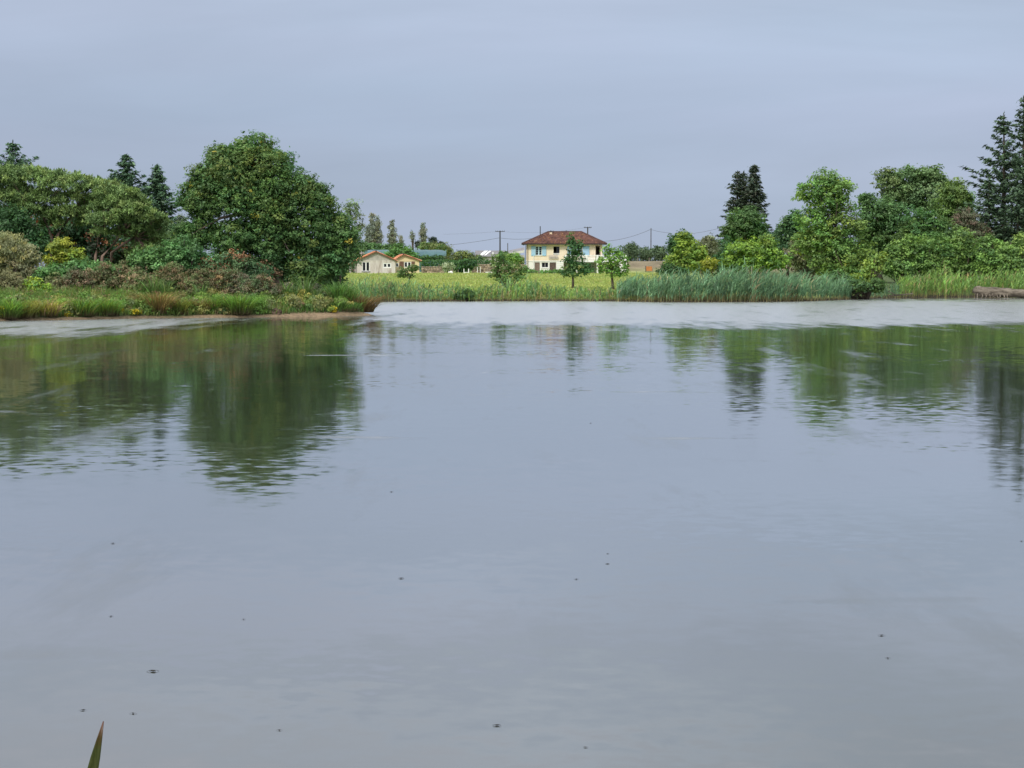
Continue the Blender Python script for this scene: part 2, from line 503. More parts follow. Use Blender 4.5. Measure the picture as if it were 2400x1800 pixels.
def ellip_leaves(ells, leaf, clump, cov, pal, up=0.75, flat=0.6, inner=0.25, aspect=0.58, jitter=0.16, shell=0.45, axis_up=0.0, gap=0.0, ncf=1.0):
    """leaf clumps through a set of ellipsoids (centre, radii): returns verts, tint, clump centres"""
    V, T, CC = [], [], []
    leaf = leaf * 0.78
    for (c, r) in ells:
        c, r = np.asarray(c, float), np.asarray(r, float)
        proj = math.pi * r[0] * r[2]
        ntot = int(cov * proj / (leaf * leaf * aspect * 0.5)) + 8
        area = 4 * math.pi * ((r[0] * r[1]) ** 1.6 + (r[0] * r[2]) ** 1.6 + (r[1] * r[2]) ** 1.6) ** (1 / 1.6) / 3 ** (1 / 1.6)
        nc = max(5, int(1.1 * ncf * area / (clump * clump * 2.2)))
        u = unit(nc)
        rf = 1 - shell * rng.random(nc) ** 1.5
        out_ = rng.random(nc) < 0.13
        rf = np.where(out_, rng.uniform(1.03, 1.2, nc), rf)
        cc = c + u * r * rf[:, None] * 0.94
        crad = clump * rng.uniform(0.5, 1.5, nc) * np.where(out_, 0.55, 1)
        if gap:
            keep = rng.random(nc) > gap
            cc, crad, u = cc[keep], crad[keep], u[keep]
            nc = len(cc)
        CC.append(cc)
        lobe = np.exp(rng.normal(0, 0.10)) * np.array([1 + rng.normal(0, 0.09), 1.0, 1 + rng.normal(0, 0.08)])
        ctint = mixtint(pal, nc, jitter) * FOL * lobe
        n_out = int(ntot * (1 - inner))
        w = crad ** 2; w = w / w.sum()
        idx = rng.choice(nc, n_out, p=w)
        off = unit(n_out) * (rng.random(n_out) ** 0.5)[:, None]
        off[:, 2] *= flat
        pos = cc[idx] + off * crad[idx][:, None]
        outw = nrm((pos - c) / r)
        nr = nrm(up * np.array([0, 0, 1.0]) + 0.45 * outw + 0.35 * off + 0.45 * rng.normal(size=(n_out, 3)))
        ax = np.cross(nr, unit(n_out)) + axis_up * np.array([0, 0, 1.0])
        L = leaf * rng.uniform(0.5, 1.6, n_out)
        V.append(blades(pos, ax, nr, L, L * aspect))
        T.append(np.repeat(ctint[idx] * np.exp(rng.normal(0, 0.14, (n_out, 1))), 4, 0))
        n_in = int(ntot * inner)
        pos = c + unit(n_in) * r * (0.75 * rng.random(n_in) ** (1 / 3))[:, None]
        L = leaf * 1.5 * rng.uniform(0.8, 1.3, n_in)
        V.append(blades(pos, unit(n_in), unit(n_in), L, L * 0.7))
        T.append(np.repeat(mixtint(pal, n_in, jitter) * FOL, 4, 0))
    return np.concatenate(V), np.concatenate(T), np.concatenate(CC)


def px_ells(D, ells, depth=0.9, jig=0.0):
    k = D / F
    res = []
    for i, (cx, cy, rx, ry) in enumerate(ells):
        dd = D + (rng.uniform(-jig, jig) * rx * k if jig else 0)
        res.append((P(cx, cy, dd), (rx * k, max(rx, 0.6 * ry) * k * depth, ry * k)))
    return res


def limb_mesh(base, tops, r0, n=7, trunk_top=None, wig=0.12, frac=0.45):
    """tapered trunk from base with limbs running to the given points (all relative to base)"""
    mb = MB()
    tt = Vector(trunk_top)
    pts, rad = [], []
    for i in range(6):
        s = i / 5
        q = tt * s + Vector((random.uniform(-1, 1), random.uniform(-1, 1), 0)) * wig * r0 * 4 * (s > 0) * (1 - 0.3 * s)
        pts.append(q); rad.append(r0 * (1.25 if i == 0 else 1 - 0.72 * s))
    mb.tube(pts, rad, n)
    for tp in tops:
        tp = Vector(tp)
        s = random.uniform(frac, 0.95)
        st = tt * s
        mid = st.lerp(tp, 0.5) + Vector((random.uniform(-.1, .1), random.uniform(-.1, .1), random.uniform(-.05, .12))) * (tp - st).length
        r = r0 * (1 - 0.7 * s) * 0.55
        mb.tube([st, mid, tp], [r, r * 0.6, r * 0.2], 5)
    return mb


def tree(name, label, cat, D, ells, pal, leaf_px=7.0, clump_px=17.0, cov=4.0, base_px=None, trunk=True, r0=None, group=None, mat=None, bark=None, limbs=14, depth=0.9, jig=0.25, **kw):
    k = D / F
    E = px_ells(D, ells, depth, jig)
    bx = base_px if base_px is not None else sum(e[0] * e[2] for e in ells) / sum(e[2] for e in ells)
    X = (bx - 1200) / F * D
    base = np.array([X, D, gz(X, D)])
    root = empty(name, base, label, cat, group)
    V, T, CC = ellip_leaves(E, leaf_px * k, clump_px * k, cov, pal, **kw)
    mesh_np("crown", V - base, quads(len(V) // 4), mat or LEAF, root, T)
    topc = max(E, key=lambda e: e[0][2])[0] - base
    pick = CC[rng.choice(len(CC), min(limbs, len(CC)), replace=False)] - base
    hgt = max(topc[2], 0.4)
    r = r0 if r0 else max(0.03, 0.022 * (hgt + 1))
    if trunk:
        limb_mesh(base, pick, r, trunk_top=(topc[0] * 0.7, topc[1] * 0.7, hgt * 0.95)).build("trunk", bark or BARK, root, True)
    else:
        mb = MB()
        for q in pick:
            s0 = Vector((random.uniform(-.25, .25), random.uniform(-.2, .2), -0.05))
            mb.tube([s0, s0.lerp(Vector(q), 0.5) + Vector((0, 0, 0.1 * q[2])), q], [r, r * 0.7, r * 0.3], 4)
        mb.build("stems", bark or BARK, root, True)
    return root


def conifer(name, label, D, tip, base_y, half, pal, leaf_px=9.0, levels=26, lower=0.12, dens=1.0, droop=0.25, group=None, lean=0.0, power=0.85, gap=0.12, ragged=0.3):
    """spruce-like: a straight trunk and whorls of drooping boughs carrying hanging sprays"""
    k = D / F
    top = P(tip[0], tip[1], D)
    bot = P(tip[0] - lean, base_y, D)
    X = bot[0]
    base = np.array([X, D, gz(X, D)])
    root = empty(name, base, label, "conifer tree", group)
    hgt = top[2] - base[2]
    crown0 = bot[2] - base[2]
    R = half * k
    mb = MB()
    tl = np.array([top[0] - X, 0, hgt])
    mb.tube([tl * s for s in (0, 0.3, 0.6, 0.85, 1.0)], [0.022 * hgt, 0.017 * hgt, 0.010 * hgt, 0.005 * hgt, 0.001 * hgt], 7)
    V, T = [], []
    for i in range(levels):
        t = (i + random.uniform(-.3, .3)) / levels
        t = min(max(t, 0), 0.995)
        z = crown0 + (hgt - crown0) * t
        ln = R * (1 - t) ** power * random.uniform(1 - ragged, 1.08) + 2.0 * k
        nb = random.randint(5, 8)
        a0 = random.uniform(0, 6.28)
        for b in range(nb):
            if random.random() < gap: continue
            an = a0 + 6.283 * b / nb + random.uniform(-.25, .25)
            L = ln * random.uniform(1 - ragged, 1.1)
            dirv = np.array([math.cos(an), math.sin(an), 0])
            st = tl * (z / hgt)
            dz = -droop * L * (1 - 0.5 * t) + (0.45 * L * t)
            def along(s): return st + dirv * L * s + np.array([0, 0, 1.0]) * (dz * s + 0.16 * L * s * s)
            mb.tube([along(0), along(0.5), along(1.0)], [0.0035 * hgt * (1 - t) + 0.01, 0.002 * hgt * (1 - t) + 0.008, 0.004], 4, cap=False)
            n = max(6, int(dens * 8.5 * L / (leaf_px * k)))
            s = rng.random(n) ** 0.7
            pos = np.stack([along(q) for q in s]) + rng.normal(0, 1, (n, 3)) * np.array([1, 1, 0.4]) * (leaf_px * k * (0.25 + 0.45 * (1 - s)))[:, None]
            side = np.array([-dirv[1], dirv[0], 0])
            ax = dirv * 0.8 + side * rng.normal(0, 0.8, (n, 1)) + np.array([0, 0, 1.0]) * rng.normal(-0.35, 0.3, (n, 1))
            nr = np.array([0, 0, 1.0]) + 0.5 * rng.normal(size=(n, 3))
            LL = leaf_px * k * rng.uniform(0.8, 1.6, n)
            V.append(blades(pos, ax, nr, LL, LL * 0.33))
            T.append(np.repeat(mixtint(pal, n, 0.2) * 1.5, 4, 0))
    n = 14
    pos = tl * (1 - 0.04 * rng.random((n, 1)))
    LL = leaf_px * k * rng.uniform(0.7, 1.2, n)
    V.append(blades(pos, np.array([0, 0, 1.0]) + 0.4 * rng.normal(size=(n, 3)), unit(n), LL, LL * 0.3))
    T.append(np.repeat(mixtint(pal, n, 0.2), 4, 0))
    V = np.concatenate(V)
    mesh_np("crown", V, quads(len(V) // 4), NEEDLE, root, np.concatenate(T))
    mb.build("trunk", BARK, root, True)
    return root


def pine(name, label, D, plates, pal, base_px, stems, group=None, cov=3.6, tuft_px=8.5):
    """umbrella pine: flattened pads of upward needle tufts on long bent limbs"""
    k = D / F
    X = (base_px - 1200) / F * D
    base = np.array([X, D, gz(X, D)])
    root = empty(name, base, label, "pine tree", group)
    V, T = [], []
    mb = MB()
    L0 = tuft_px * k
    for (c, r) in px_ells(D, plates, 1.1, 0.9):
        c = np.asarray(c); r = np.asarray(r)
        nc = max(5, int(1.5 * math.pi * r[0] * r[1] / (20 * k) ** 2 * 1.6))
        # lumps on the pad
        u = unit(nc); u[:, 2] = np.abs(u[:, 2]) * 1.1 - 0.25
        cc = c + u * r * rng.uniform(0.7, 1.0, (nc, 1))
        ct = mixtint(pal, nc, 0.14)
        ntuft = int(cov * math.pi * r[0] * r[2] / (L0 * L0 * 0.5))
        idx = rng.integers(0, nc, ntuft)
        off = unit(ntuft) * (rng.random(ntuft) ** 0.5)[:, None] * np.array([1, 1, 0.55])
        pos = cc[idx] + off * 13 * k
        nd = 7
        pp = np.repeat(pos, nd, 0)
        ax = np.array([0, 0, 0.45]) + 0.6 * np.repeat(off, nd, 0) + 0.75 * rng.normal(size=(len(pp), 3))
        ax = nrm(ax)
        LL = L0 * rng.uniform(0.6, 1.2, len(pp))
        V.append(blades(pp + ax * LL[:, None] * 0.5, ax, np.array([0, -0.2, 1.0]) + 0.45 * rng.normal(size=(len(pp), 3)), LL, LL * 0.30))
        T.append(np.repeat(np.repeat(ct[idx] * np.exp(rng.normal(0, 0.13, (ntuft, 1))), nd, 0), 4, 0))
        # limb to the pad from the nearest stem end
        ends = [P(*s[-1], D) for s in stems]
        en = min(ends, key=lambda q: np.linalg.norm(q - c))
        for j in range(3):
            tgt = c + np.array([random.uniform(-.6, .6) * r[0], random.uniform(-.5, .5) * r[1], -0.3 * r[2]])
            mid = (en + tgt) / 2 + np.array([0, 0, -0.12 * np.linalg.norm(tgt - en)])
            mb.tube([en - base, mid - base, tgt - base], [2.4 * k, 1.6 * k, 0.6 * k], 5)
    for s in stems:
        pts = [P(x, y, D + random.uniform(-.3, .3)) - base for x, y in s]
        pts[0] = np.array([pts[0][0], 0, -0.1])
        mb.tube(pts, [4.2 * k * (1 - 0.45 * i / (len(pts) - 1)) for i in range(len(pts))], 7)
    V = np.concatenate(V)
    mesh_np("crown", V - base, quads(len(V) // 4), NEEDLE, root, np.concatenate(T))
    mb.build("trunk", PINEBARK, root, True)
    return root


def strips(pos, hgt, lean, width, tint0, tint1, seg=3, curl=0.35, low=0.25):
    """upright blades: pos (n,3) roots, lean (n,3) sideways drift at the tip; tint0 at the foot, tint1 above"""
    n = len(pos)
    s = np.linspace(0, 1, seg + 1)
    cen = pos[:, None, :] + np.array([0, 0, 1.0]) * (hgt[:, None] * (s - curl * 0.35 * s ** 3)[None, :])[..., None] + lean[:, None, :] * (s ** 1.8)[None, :, None]
    an = rng.uniform(0, math.pi, n)
    side = np.stack([np.cos(an), np.sin(an), np.zeros(n)], 1)
    wd = (width[:, None] * 0.5 * (1 - s ** 2.2 * 0.92)[None, :])[..., None]
    a, b = cen - side[:, None, :] * wd, cen + side[:, None, :] * wd
    v = np.stack([a, b], 2).reshape(n, -1, 3)
    nv = 2 * (seg + 1)
    f0 = np.array([[2 * i, 2 * i + 1, 2 * i + 3, 2 * i + 2] for i in range(seg)])
    f = (np.arange(n)[:, None, None] * nv + f0[None]).reshape(-1, 4)
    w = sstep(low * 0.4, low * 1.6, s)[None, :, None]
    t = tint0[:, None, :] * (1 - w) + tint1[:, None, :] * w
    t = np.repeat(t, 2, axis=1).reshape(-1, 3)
    return v.reshape(-1, 3), f, t


def hgt_at(x, y):
    return height(x, y)


G_DARK = (0.028, 0.062, 0.022)
G_MID = (0.055, 0.115, 0.032)
G_FRESH = (0.085, 0.17, 0.040)
G_LIME = (0.17, 0.25, 0.035)
G_YEL = (0.26, 0.27, 0.03)
G_OLIVE = (0.12, 0.14, 0.04)
G_GREY = (0.12, 0.145, 0.08)
G_BLUE = (0.035, 0.062, 0.040)
BROWN = (0.15, 0.095, 0.05)
RUST = (0.16, 0.07, 0.03)

# ---- the peninsula: conifers and pines behind, the great tree, shrubs
con_pal = [(3, (0.048, 0.092, 0.050)), (2, (0.068, 0.118, 0.058)), (1, (0.034, 0.06, 0.038))]
conifer("fir_tree", "dark fir top rising over the pine canopy at the left edge", 152, (30, 330), 600, 200, con_pal, levels=22, lean=0, power=0.95, leaf_px=10, droop=0.05)
conifer("fir_tree", "taller of two dark firs between the pines and the big broad tree", 150, (296, 362), 620, 185, con_pal, levels=32, dens=1.4, gap=0.05, leaf_px=9, power=1.0, ragged=0.4)
conifer("fir_tree", "shorter slim fir close against the left side of the big broad tree", 146, (369, 386), 620, 130, con_pal, levels=36, dens=1.3, leaf_px=9, power=1.0, gap=0.03)
pine_pal = [(3, (0.19, 0.285, 0.095)), (2, (0.14, 0.22, 0.08)), (1, (0.24, 0.32, 0.105))]
pine("umbrella_pine", "wide umbrella pine reaching out of the left edge with dead rust needles", 128,
     [(-40, 425, 60, 36), (20, 418, 62, 34), (75, 420, 55, 34), (130, 430, 52, 32), (185, 436, 52, 32), (225, 440, 40, 26), (50, 460, 58, 32), (-10, 470, 50, 30), (110, 468, 50, 28), (175, 470, 48, 28), (140, 500, 36, 18), (235, 470, 44, 28),
      (60, 492, 40, 22), (0, 500, 34, 18), (95, 505, 44, 22), (165, 500, 44, 24), (200, 495, 40, 22), (215, 520, 34, 16), (130, 525, 34, 14)],
     pine_pal, 125, [[(125, 640), (122, 560), (105, 515), (80, 485)], [(127, 640), (135, 550), (160, 515), (190, 490)]])
pine("umbrella_pine", "nearer umbrella pine with bare curved trunks and drooping pads of needles", 122,
     [(262, 450, 40, 30), (295, 465, 42, 32), (255, 485, 46, 28), (310, 495, 48, 32), (345, 510, 36, 28), (240, 518, 42, 22), (285, 520, 46, 26), (330, 535, 44, 28), (360, 550, 32, 28), (300, 550, 42, 18), (345, 575, 38, 22), (330, 595, 36, 18), (372, 525, 22, 22),
      (235, 545, 26, 12), (275, 480, 44, 30), (365, 590, 24, 20)],
     pine_pal, 232, [[(222, 640), (224, 600), (230, 560), (245, 530)], [(230, 640), (240, 600), (268, 570), (285, 545)], [(250, 640), (262, 592), (292, 570), (318, 555)]])
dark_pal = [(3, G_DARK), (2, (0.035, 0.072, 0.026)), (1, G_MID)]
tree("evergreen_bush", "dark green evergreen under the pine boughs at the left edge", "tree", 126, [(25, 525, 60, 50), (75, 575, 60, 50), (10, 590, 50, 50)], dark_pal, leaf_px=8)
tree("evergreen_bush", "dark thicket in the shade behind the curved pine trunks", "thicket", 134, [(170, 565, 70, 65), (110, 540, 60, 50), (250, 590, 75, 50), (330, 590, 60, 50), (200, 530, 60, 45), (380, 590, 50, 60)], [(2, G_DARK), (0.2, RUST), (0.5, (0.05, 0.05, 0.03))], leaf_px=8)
big_pal = [(4, (0.046, 0.098, 0.032)), (3, (0.066, 0.120, 0.036)), (0.5, (0.085, 0.125, 0.032)), (0.06, (0.2, 0.19, 0.03))]
big_top = [(3, (0.070, 0.122, 0.034)), (2, (0.10, 0.140, 0.036)), (1, (0.05, 0.095, 0.030)), (0.06, (0.20, 0.18, 0.03))]  # lighter, more olive palette for the upper middle of the crown
big = tree("broad_tree", "great rounded broadleaf tree dominating the peninsula left of the grey cottage", "tree", 117,
           [(590, 345, 62, 38), (545, 372, 66, 46), (645, 392, 62, 52), (505, 430, 58, 54), (480, 480, 58, 52), (700, 442, 58, 46), (745, 478, 50, 52), (730, 540, 70, 62),
            (785, 535, 46, 58), (700, 600, 84, 56), (770, 596, 44, 42), (630, 560, 80, 64), (550, 560, 78, 64), (475, 545, 52, 50), (620, 620, 66, 46), (720, 640, 60, 30), (478, 425, 42, 48), (520, 372, 50, 40), (722, 450, 38, 40), (452, 450, 34, 40), (800, 590, 46, 52), (818, 552, 30, 36), (760, 630, 50, 34), (425, 560, 30, 40), (580, 450, 90, 74), (640, 480, 90, 70), (445, 470, 34, 30), (560, 430, 60, 60)],
           big_pal, leaf_px=8, clump_px=15, cov=3.3, base_px=650, r0=0.42, limbs=26, inner=0.22, aspect=0.42, shell=0.4, ncf=0.75)
E2 = px_ells(116.2, [(560, 400, 70, 50), (610, 380, 55, 40), (640, 440, 50, 46), (560, 470, 62, 42), (625, 490, 46, 40), (670, 500, 40, 36)], 1.0)
k = 117 / F
V, T, _ = ellip_leaves(E2, 7.6 * k, 11 * k, 2.2, big_top, inner=0.0, shell=0.3, aspect=0.42)
o = mesh_np("crown", V - np.array(big.location), quads(len(V) // 4), LEAF, big, T)
o["label"] = "lighter olive upper boughs"
tree("ash_sapling", "feathery pale branches leaning out from the right of the big tree", "tree", 121, [(826, 488, 24, 20), (838, 520, 18, 22), (828, 550, 20, 20), (815, 500, 20, 26)],
     [(1, (0.11, 0.15, 0.075)), (1, (0.07, 0.10, 0.05))], base_px=790, leaf_px=9, clump_px=12, cov=1.5, aspect=0.3, inner=0.05, limbs=26, r0=0.07)
tree("hornbeam", "hazy mid green tree filling the gap between slim fir and the big tree", "tree", 140, [(398, 570, 34, 52), (425, 545, 26, 40), (380, 590, 40, 45), (430, 590, 40, 45)], [(2, (0.055, 0.095, 0.045)), (1, (0.075, 0.12, 0.055))], leaf_px=7, clump_px=11)
elder = [(3, (0.055, 0.125, 0.038)), (2, (0.085, 0.165, 0.055)), (1, (0.035, 0.075, 0.026))]
tree("elder_bush", "fresh green elder bush in front of the dark pine shade", "bush", 113, [(345, 610, 50, 38), (395, 605, 45, 42), (320, 630, 38, 26)], elder, trunk=False, clump_px=14)
tree("elder_bush", "green elder bush at the left foot of the big tree", "bush", 114, [(430, 600, 48, 50), (465, 620, 45, 40), (420, 640, 40, 25)], elder, trunk=False, clump_px=14)
tree("hawthorn_bush", "dull green hawthorn with reddish tips before the big tree's trunk", "bush", 113, [(545, 625, 60, 38), (600, 640, 48, 30), (500, 635, 40, 32)],
     [(4, (0.045, 0.085, 0.034)), (1, (0.15, 0.085, 0.045)), (1, (0.06, 0.11, 0.05))], trunk=False)
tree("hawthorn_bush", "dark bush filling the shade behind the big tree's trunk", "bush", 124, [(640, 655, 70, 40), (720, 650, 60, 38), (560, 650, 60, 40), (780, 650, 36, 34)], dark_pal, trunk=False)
tree("tamarisk", "feathery grey-green tamarisk at the far left edge of the bank", "bush", 111, [(20, 590, 50, 46), (60, 610, 42, 44), (-20, 600, 50, 60), (30, 640, 60, 34)],
     [(3, (0.14, 0.155, 0.075)), (2, (0.10, 0.12, 0.06)), (1, (0.17, 0.17, 0.06))], trunk=False, leaf_px=8, aspect=0.25, clump_px=14, cov=3.0, axis_up=0.8)
tree("acacia_bush", "bright yellow-green bush glowing below the pines", "bush", 112, [(140, 585, 32, 34), (160, 600, 38, 24), (125, 612, 26, 18), (185, 610, 26, 16)],
     [(3, (0.16, 0.20, 0.03)), (1, (0.10, 0.15, 0.03))], trunk=False, clump_px=12, leaf_px=7)
tree("elder_bush", "green elder bush below the bright yellow-green bush", "bush", 111, [(130, 640, 42, 24), (190, 628, 45, 24), (235, 632, 40, 20), (95, 650, 36, 22)], elder, trunk=False, clump_px=12)
tree("broom_bush", "small lime green broom bush low on the left bank", "bush", 108, [(95, 680, 30, 22), (80, 670, 24, 20)], [(2, G_LIME), (1, G_FRESH)], trunk=False, clump_px=10, leaf_px=6)
scrub_pal = [(3, (0.120, 0.098, 0.052)), (2, (0.100, 0.092, 0.046)), (6, (0.078, 0.105, 0.040)), (1, (0.165, 0.125, 0.068))]
ORD = ["first", "second", "third", "fourth", "fifth", "sixth", "seventh", "eighth", "ninth", "tenth", "eleventh"]
SCRUB = [ORD[j] + " bush from the left in the back row of brown scrub" for j in range(11)] + ["low brown scrub bush %s" % q for q in
         ("behind the wide bright grass clump", "behind the paired yellow flowers", "right behind the largest rush tussock", "behind the vivid green leafy clump")]
scrub_grey = [(3, (0.12, 0.13, 0.065)), (2, (0.09, 0.10, 0.05)), (1, (0.16, 0.14, 0.075))]
for i, (cx, cy, rx, ry) in enumerate([(20, 680, 46, 50), (68, 692, 42, 42), (140, 680, 42, 44), (118, 700, 38, 36)]):
    tree("scrub_bush", ["olive grey scrub bush at the far left edge of the bank", "olive grey scrub bush between the edge one and the small lime broom", "olive grey scrub bush tallest right of the small lime broom", "low olive grey scrub bush just right of the small lime broom"][i], "bush", 108.5 + 0.6 * (i % 3), [(cx, cy, rx, ry)], scrub_grey, trunk=False, leaf_px=5.5, clump_px=9, cov=3.6,
         group="grey scrub on the bank", aspect=0.4, axis_up=0.5)
for i, (cx, cy, rx, ry) in enumerate([(185, 672, 38, 36), (235, 665, 42, 40), (285, 668, 40, 42), (330, 672, 42, 40), (378, 672, 42, 40), (420, 670, 40, 38), (465, 672, 42, 36), (510, 676, 42, 36), (555, 680, 42, 34),
                                      (600, 684, 40, 34), (635, 692, 32, 30), (210, 700, 40, 24), (300, 705, 45, 22), (410, 705, 45, 22), (520, 705, 40, 22)]):
    tree("scrub_bush", SCRUB[i], "bush", 109.6 + 0.7 * (i % 3), [(cx, cy + 1, rx + 3, ry + 6), (cx + [-14, 10, 4, -8, 16][i % 5], cy - 20 - 5 * (i % 3), rx * 0.5, ry * 0.7)], scrub_pal, trunk=False, leaf_px=5.5, clump_px=9, cov=3.6,
         group="brown scrub on the bank", aspect=0.4, axis_up=0.5)
for i, (cx, cy, rx, ry) in enumerate([(675, 690, 26, 28), (705, 695, 24, 26), (735, 692, 26, 30), (760, 700, 20, 26)]):
    tree("scrub_bush", ["leftmost of four dark weedy bushes above the bare sand", "second from left of four dark weedy bushes above the sand", "third from left of four dark weedy bushes above the sand", "rightmost of four dark weedy bushes, beside the tip reeds"][i], "bush", 112.2 + 0.6 * (i % 2), [(cx, cy, rx, ry)], [(2, (0.085, 0.08, 0.05)), (2, (0.05, 0.075, 0.035)), (1, (0.12, 0.09, 0.06))], trunk=False, leaf_px=5.5,
         clump_px=9, cov=2.8, group="weedy bushes above the sand", aspect=0.4, axis_up=0.5)


def grass_on(name, pts, hgt, wid, pal, base_t, label=None, hmul=None, lean=0.35, seg=2, group=None, cat=None, parent=None, low=0.2, origin=None, kind=None, drift=(0, 0, 0)):
    n = len(pts)
    h = hgt * rng.uniform(0.5, 1.25, n) * (1 if hmul is None else hmul)
    ln = rng.normal(0, 1, (n, 3)) * np.array([1, 1, 0]) * (lean * h)[:, None] + np.array(drift) * h[:, None]
    t1 = mixtint(pal, n, 0.2)
    t0 = np.array(base_t)[None] * np.exp(rng.normal(0, 0.2, (n, 1)))
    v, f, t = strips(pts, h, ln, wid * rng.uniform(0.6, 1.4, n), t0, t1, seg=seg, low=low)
    if origin is not None: v = v - origin
    o = mesh_np(name, v, f, BLADE, parent, t)
    return tag(o, label, cat, group, kind)


def scatter(n, px0, px1, off0, off1, D0=104, D1=118):
    """points on the peninsula within px range and off0..off1 metres behind its shore"""
    res = np.zeros((0, 3))
    while len(res) < n:
        D = rng.uniform(D0, D1, 4000); px = rng.uniform(px0, px1, 4000)
        x = (px - 1200) / F * D
        s = lake_sdf(x, D)
        ok = (s > off0) & (s < off1)
        q = np.stack([x[ok], D[ok], hgt_at(x[ok], D[ok])], 1)
        res = np.concatenate([res, q])
    return res[:n]


gp = scatter(22000, -60, 680, 0.28, 7.0, 92, 116)
patch = wob(gp[:, 0], gp[:, 1], 0.9)
gsd = 0.75 + 0.45 * sstep(3.0, 6.0, lake_sdf(gp[:, 0], gp[:, 1])) + 0.6 * sstep(0.4, 2.6, lake_sdf(gp[:, 0], gp[:, 1]))
grass_on("grass", gp[patch > -0.15], 0.52, 0.045, hmul=gsd[patch > -0.15], pal=[(3, (0.105, 0.215, 0.042)), (2, (0.16, 0.24, 0.045)), (1.2, (0.24, 0.21, 0.085)), (1, (0.07, 0.14, 0.035))], base_t=(0.10, 0.12, 0.04), kind="stuff", label="bright green bank grass along the left shore", cat="grass")
grass_on("grass", gp[patch <= -0.15], 0.38, 0.04, hmul=gsd[patch <= -0.15], pal=[(3, (0.17, 0.20, 0.05)), (1.5, (0.24, 0.19, 0.09)), (1, (0.09, 0.17, 0.04))], base_t=(0.13, 0.11, 0.05), kind="stuff", label="yellowing low grass between the tussocks on the left shore", cat="grass")
gp = scatter(3200, 670, 872, 0.45, 5.0, 104, 118)
gp = gp[wob(gp[:, 0], gp[:, 1], 1.4) > -0.5]
grass_on("grass", gp, 0.35, 0.035, [(3, (0.09, 0.20, 0.04)), (1, (0.06, 0.12, 0.03))], (0.09, 0.12, 0.04), kind="stuff", label="scattered green grass on the sand below the big tree", cat="grass")


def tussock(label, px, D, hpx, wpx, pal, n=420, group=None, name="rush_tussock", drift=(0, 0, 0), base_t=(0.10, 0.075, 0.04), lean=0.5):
    k = D / F
    x = (px - 1200) / F * D
    z = gz(x, D)
    base = np.array([x, D, z])
    r = rng.random(n) ** 0.6 * wpx * k * 0.48
    a = rng.uniform(0, 6.283, n)
    pts = base + np.stack([r * np.cos(a), r * np.sin(a), np.full(n, -0.03)], 1)
    h = hpx * k * rng.uniform(0.3, 1.1, n)
    ln = np.stack([np.cos(a), np.sin(a), np.zeros(n)], 1) * (h * lean * (0.25 + r / (wpx * k * 0.42)))[:, None] + rng.normal(0, 0.26, (n, 3)) * np.array([1, 1, 0]) * h[:, None] + np.array(drift) * h[:, None]
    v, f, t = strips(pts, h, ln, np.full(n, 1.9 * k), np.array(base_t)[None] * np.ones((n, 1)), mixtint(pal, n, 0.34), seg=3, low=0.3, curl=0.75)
    o = mesh_np(name, v - base, f, BLADE, None, t)
    o.location = base
    return tag(o, label, "plant", group)


cells, pals = [], []
WEEDS = [([(1, (0.085, 0.15, 0.035)), (1, (0.11, 0.175, 0.04))], 210), ([(1, (0.13, 0.15, 0.05)), (1, (0.095, 0.12, 0.045))], 160), ([(1, (0.16, 0.12, 0.065)), (1, (0.12, 0.12, 0.055))], 70), ([(1, (0.05, 0.095, 0.03))], 60), ([(1, (0.19, 0.20, 0.06))], 60)]
Vs, Ts = [], []
for pal_, cnt in WEEDS:
    q = np.concatenate([scatter(cnt, -60, 690, 0.5, 6.0, 92, 116), scatter(cnt // 4, 660, 850, 0.9, 5.0, 104, 116)])
    kx = 108 / F
    for (x_, y_, z_) in q:
        r_ = rng.uniform(6, 20) * kx
        hh_ = r_ * rng.uniform(0.6, 1.5)
        cells.append(1)
        v_, t_, _ = ellip_leaves([(np.array([x_, y_, z_ + hh_ * 0.6]), (r_, r_, hh_))], 5.5 * kx, 6 * kx, 2.6, pal_, aspect=0.4, axis_up=0.6, inner=0.1)
        Vs.append(v_); Ts.append(t_)
Vs = np.concatenate(Vs)
o = mesh_np("weeds", Vs, quads(len(Vs) // 4), LEAF, None, np.concatenate(Ts))
tag(o, "mixed low weeds covering the left bank between grass and scrub", "weeds", kind="stuff")
RUSH = [(2, (0.23, 0.17, 0.055)), (2, (0.18, 0.19, 0.05)), (1, (0.28, 0.19, 0.075))]
LIMEG = [(3, (0.12, 0.26, 0.045)), (1, (0.18, 0.29, 0.05)), (1, (0.09, 0.17, 0.04))]
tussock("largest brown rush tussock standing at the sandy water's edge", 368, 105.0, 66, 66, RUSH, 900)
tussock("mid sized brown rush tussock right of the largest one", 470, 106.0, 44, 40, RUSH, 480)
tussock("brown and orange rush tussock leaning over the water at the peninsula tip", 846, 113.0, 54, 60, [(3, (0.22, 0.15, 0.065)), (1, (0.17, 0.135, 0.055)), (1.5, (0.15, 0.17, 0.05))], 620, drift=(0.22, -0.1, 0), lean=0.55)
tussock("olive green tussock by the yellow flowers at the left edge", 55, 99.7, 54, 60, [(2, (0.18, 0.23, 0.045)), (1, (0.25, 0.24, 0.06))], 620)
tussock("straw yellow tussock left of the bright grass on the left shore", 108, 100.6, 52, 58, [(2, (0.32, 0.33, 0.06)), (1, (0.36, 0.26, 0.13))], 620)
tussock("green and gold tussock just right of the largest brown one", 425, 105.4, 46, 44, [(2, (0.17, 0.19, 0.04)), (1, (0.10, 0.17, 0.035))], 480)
tussock("vivid green leafy clump with yellow flowers before it", 560, 106.5, 64, 66, LIMEG, 900, name="leafy_clump", lean=0.6)
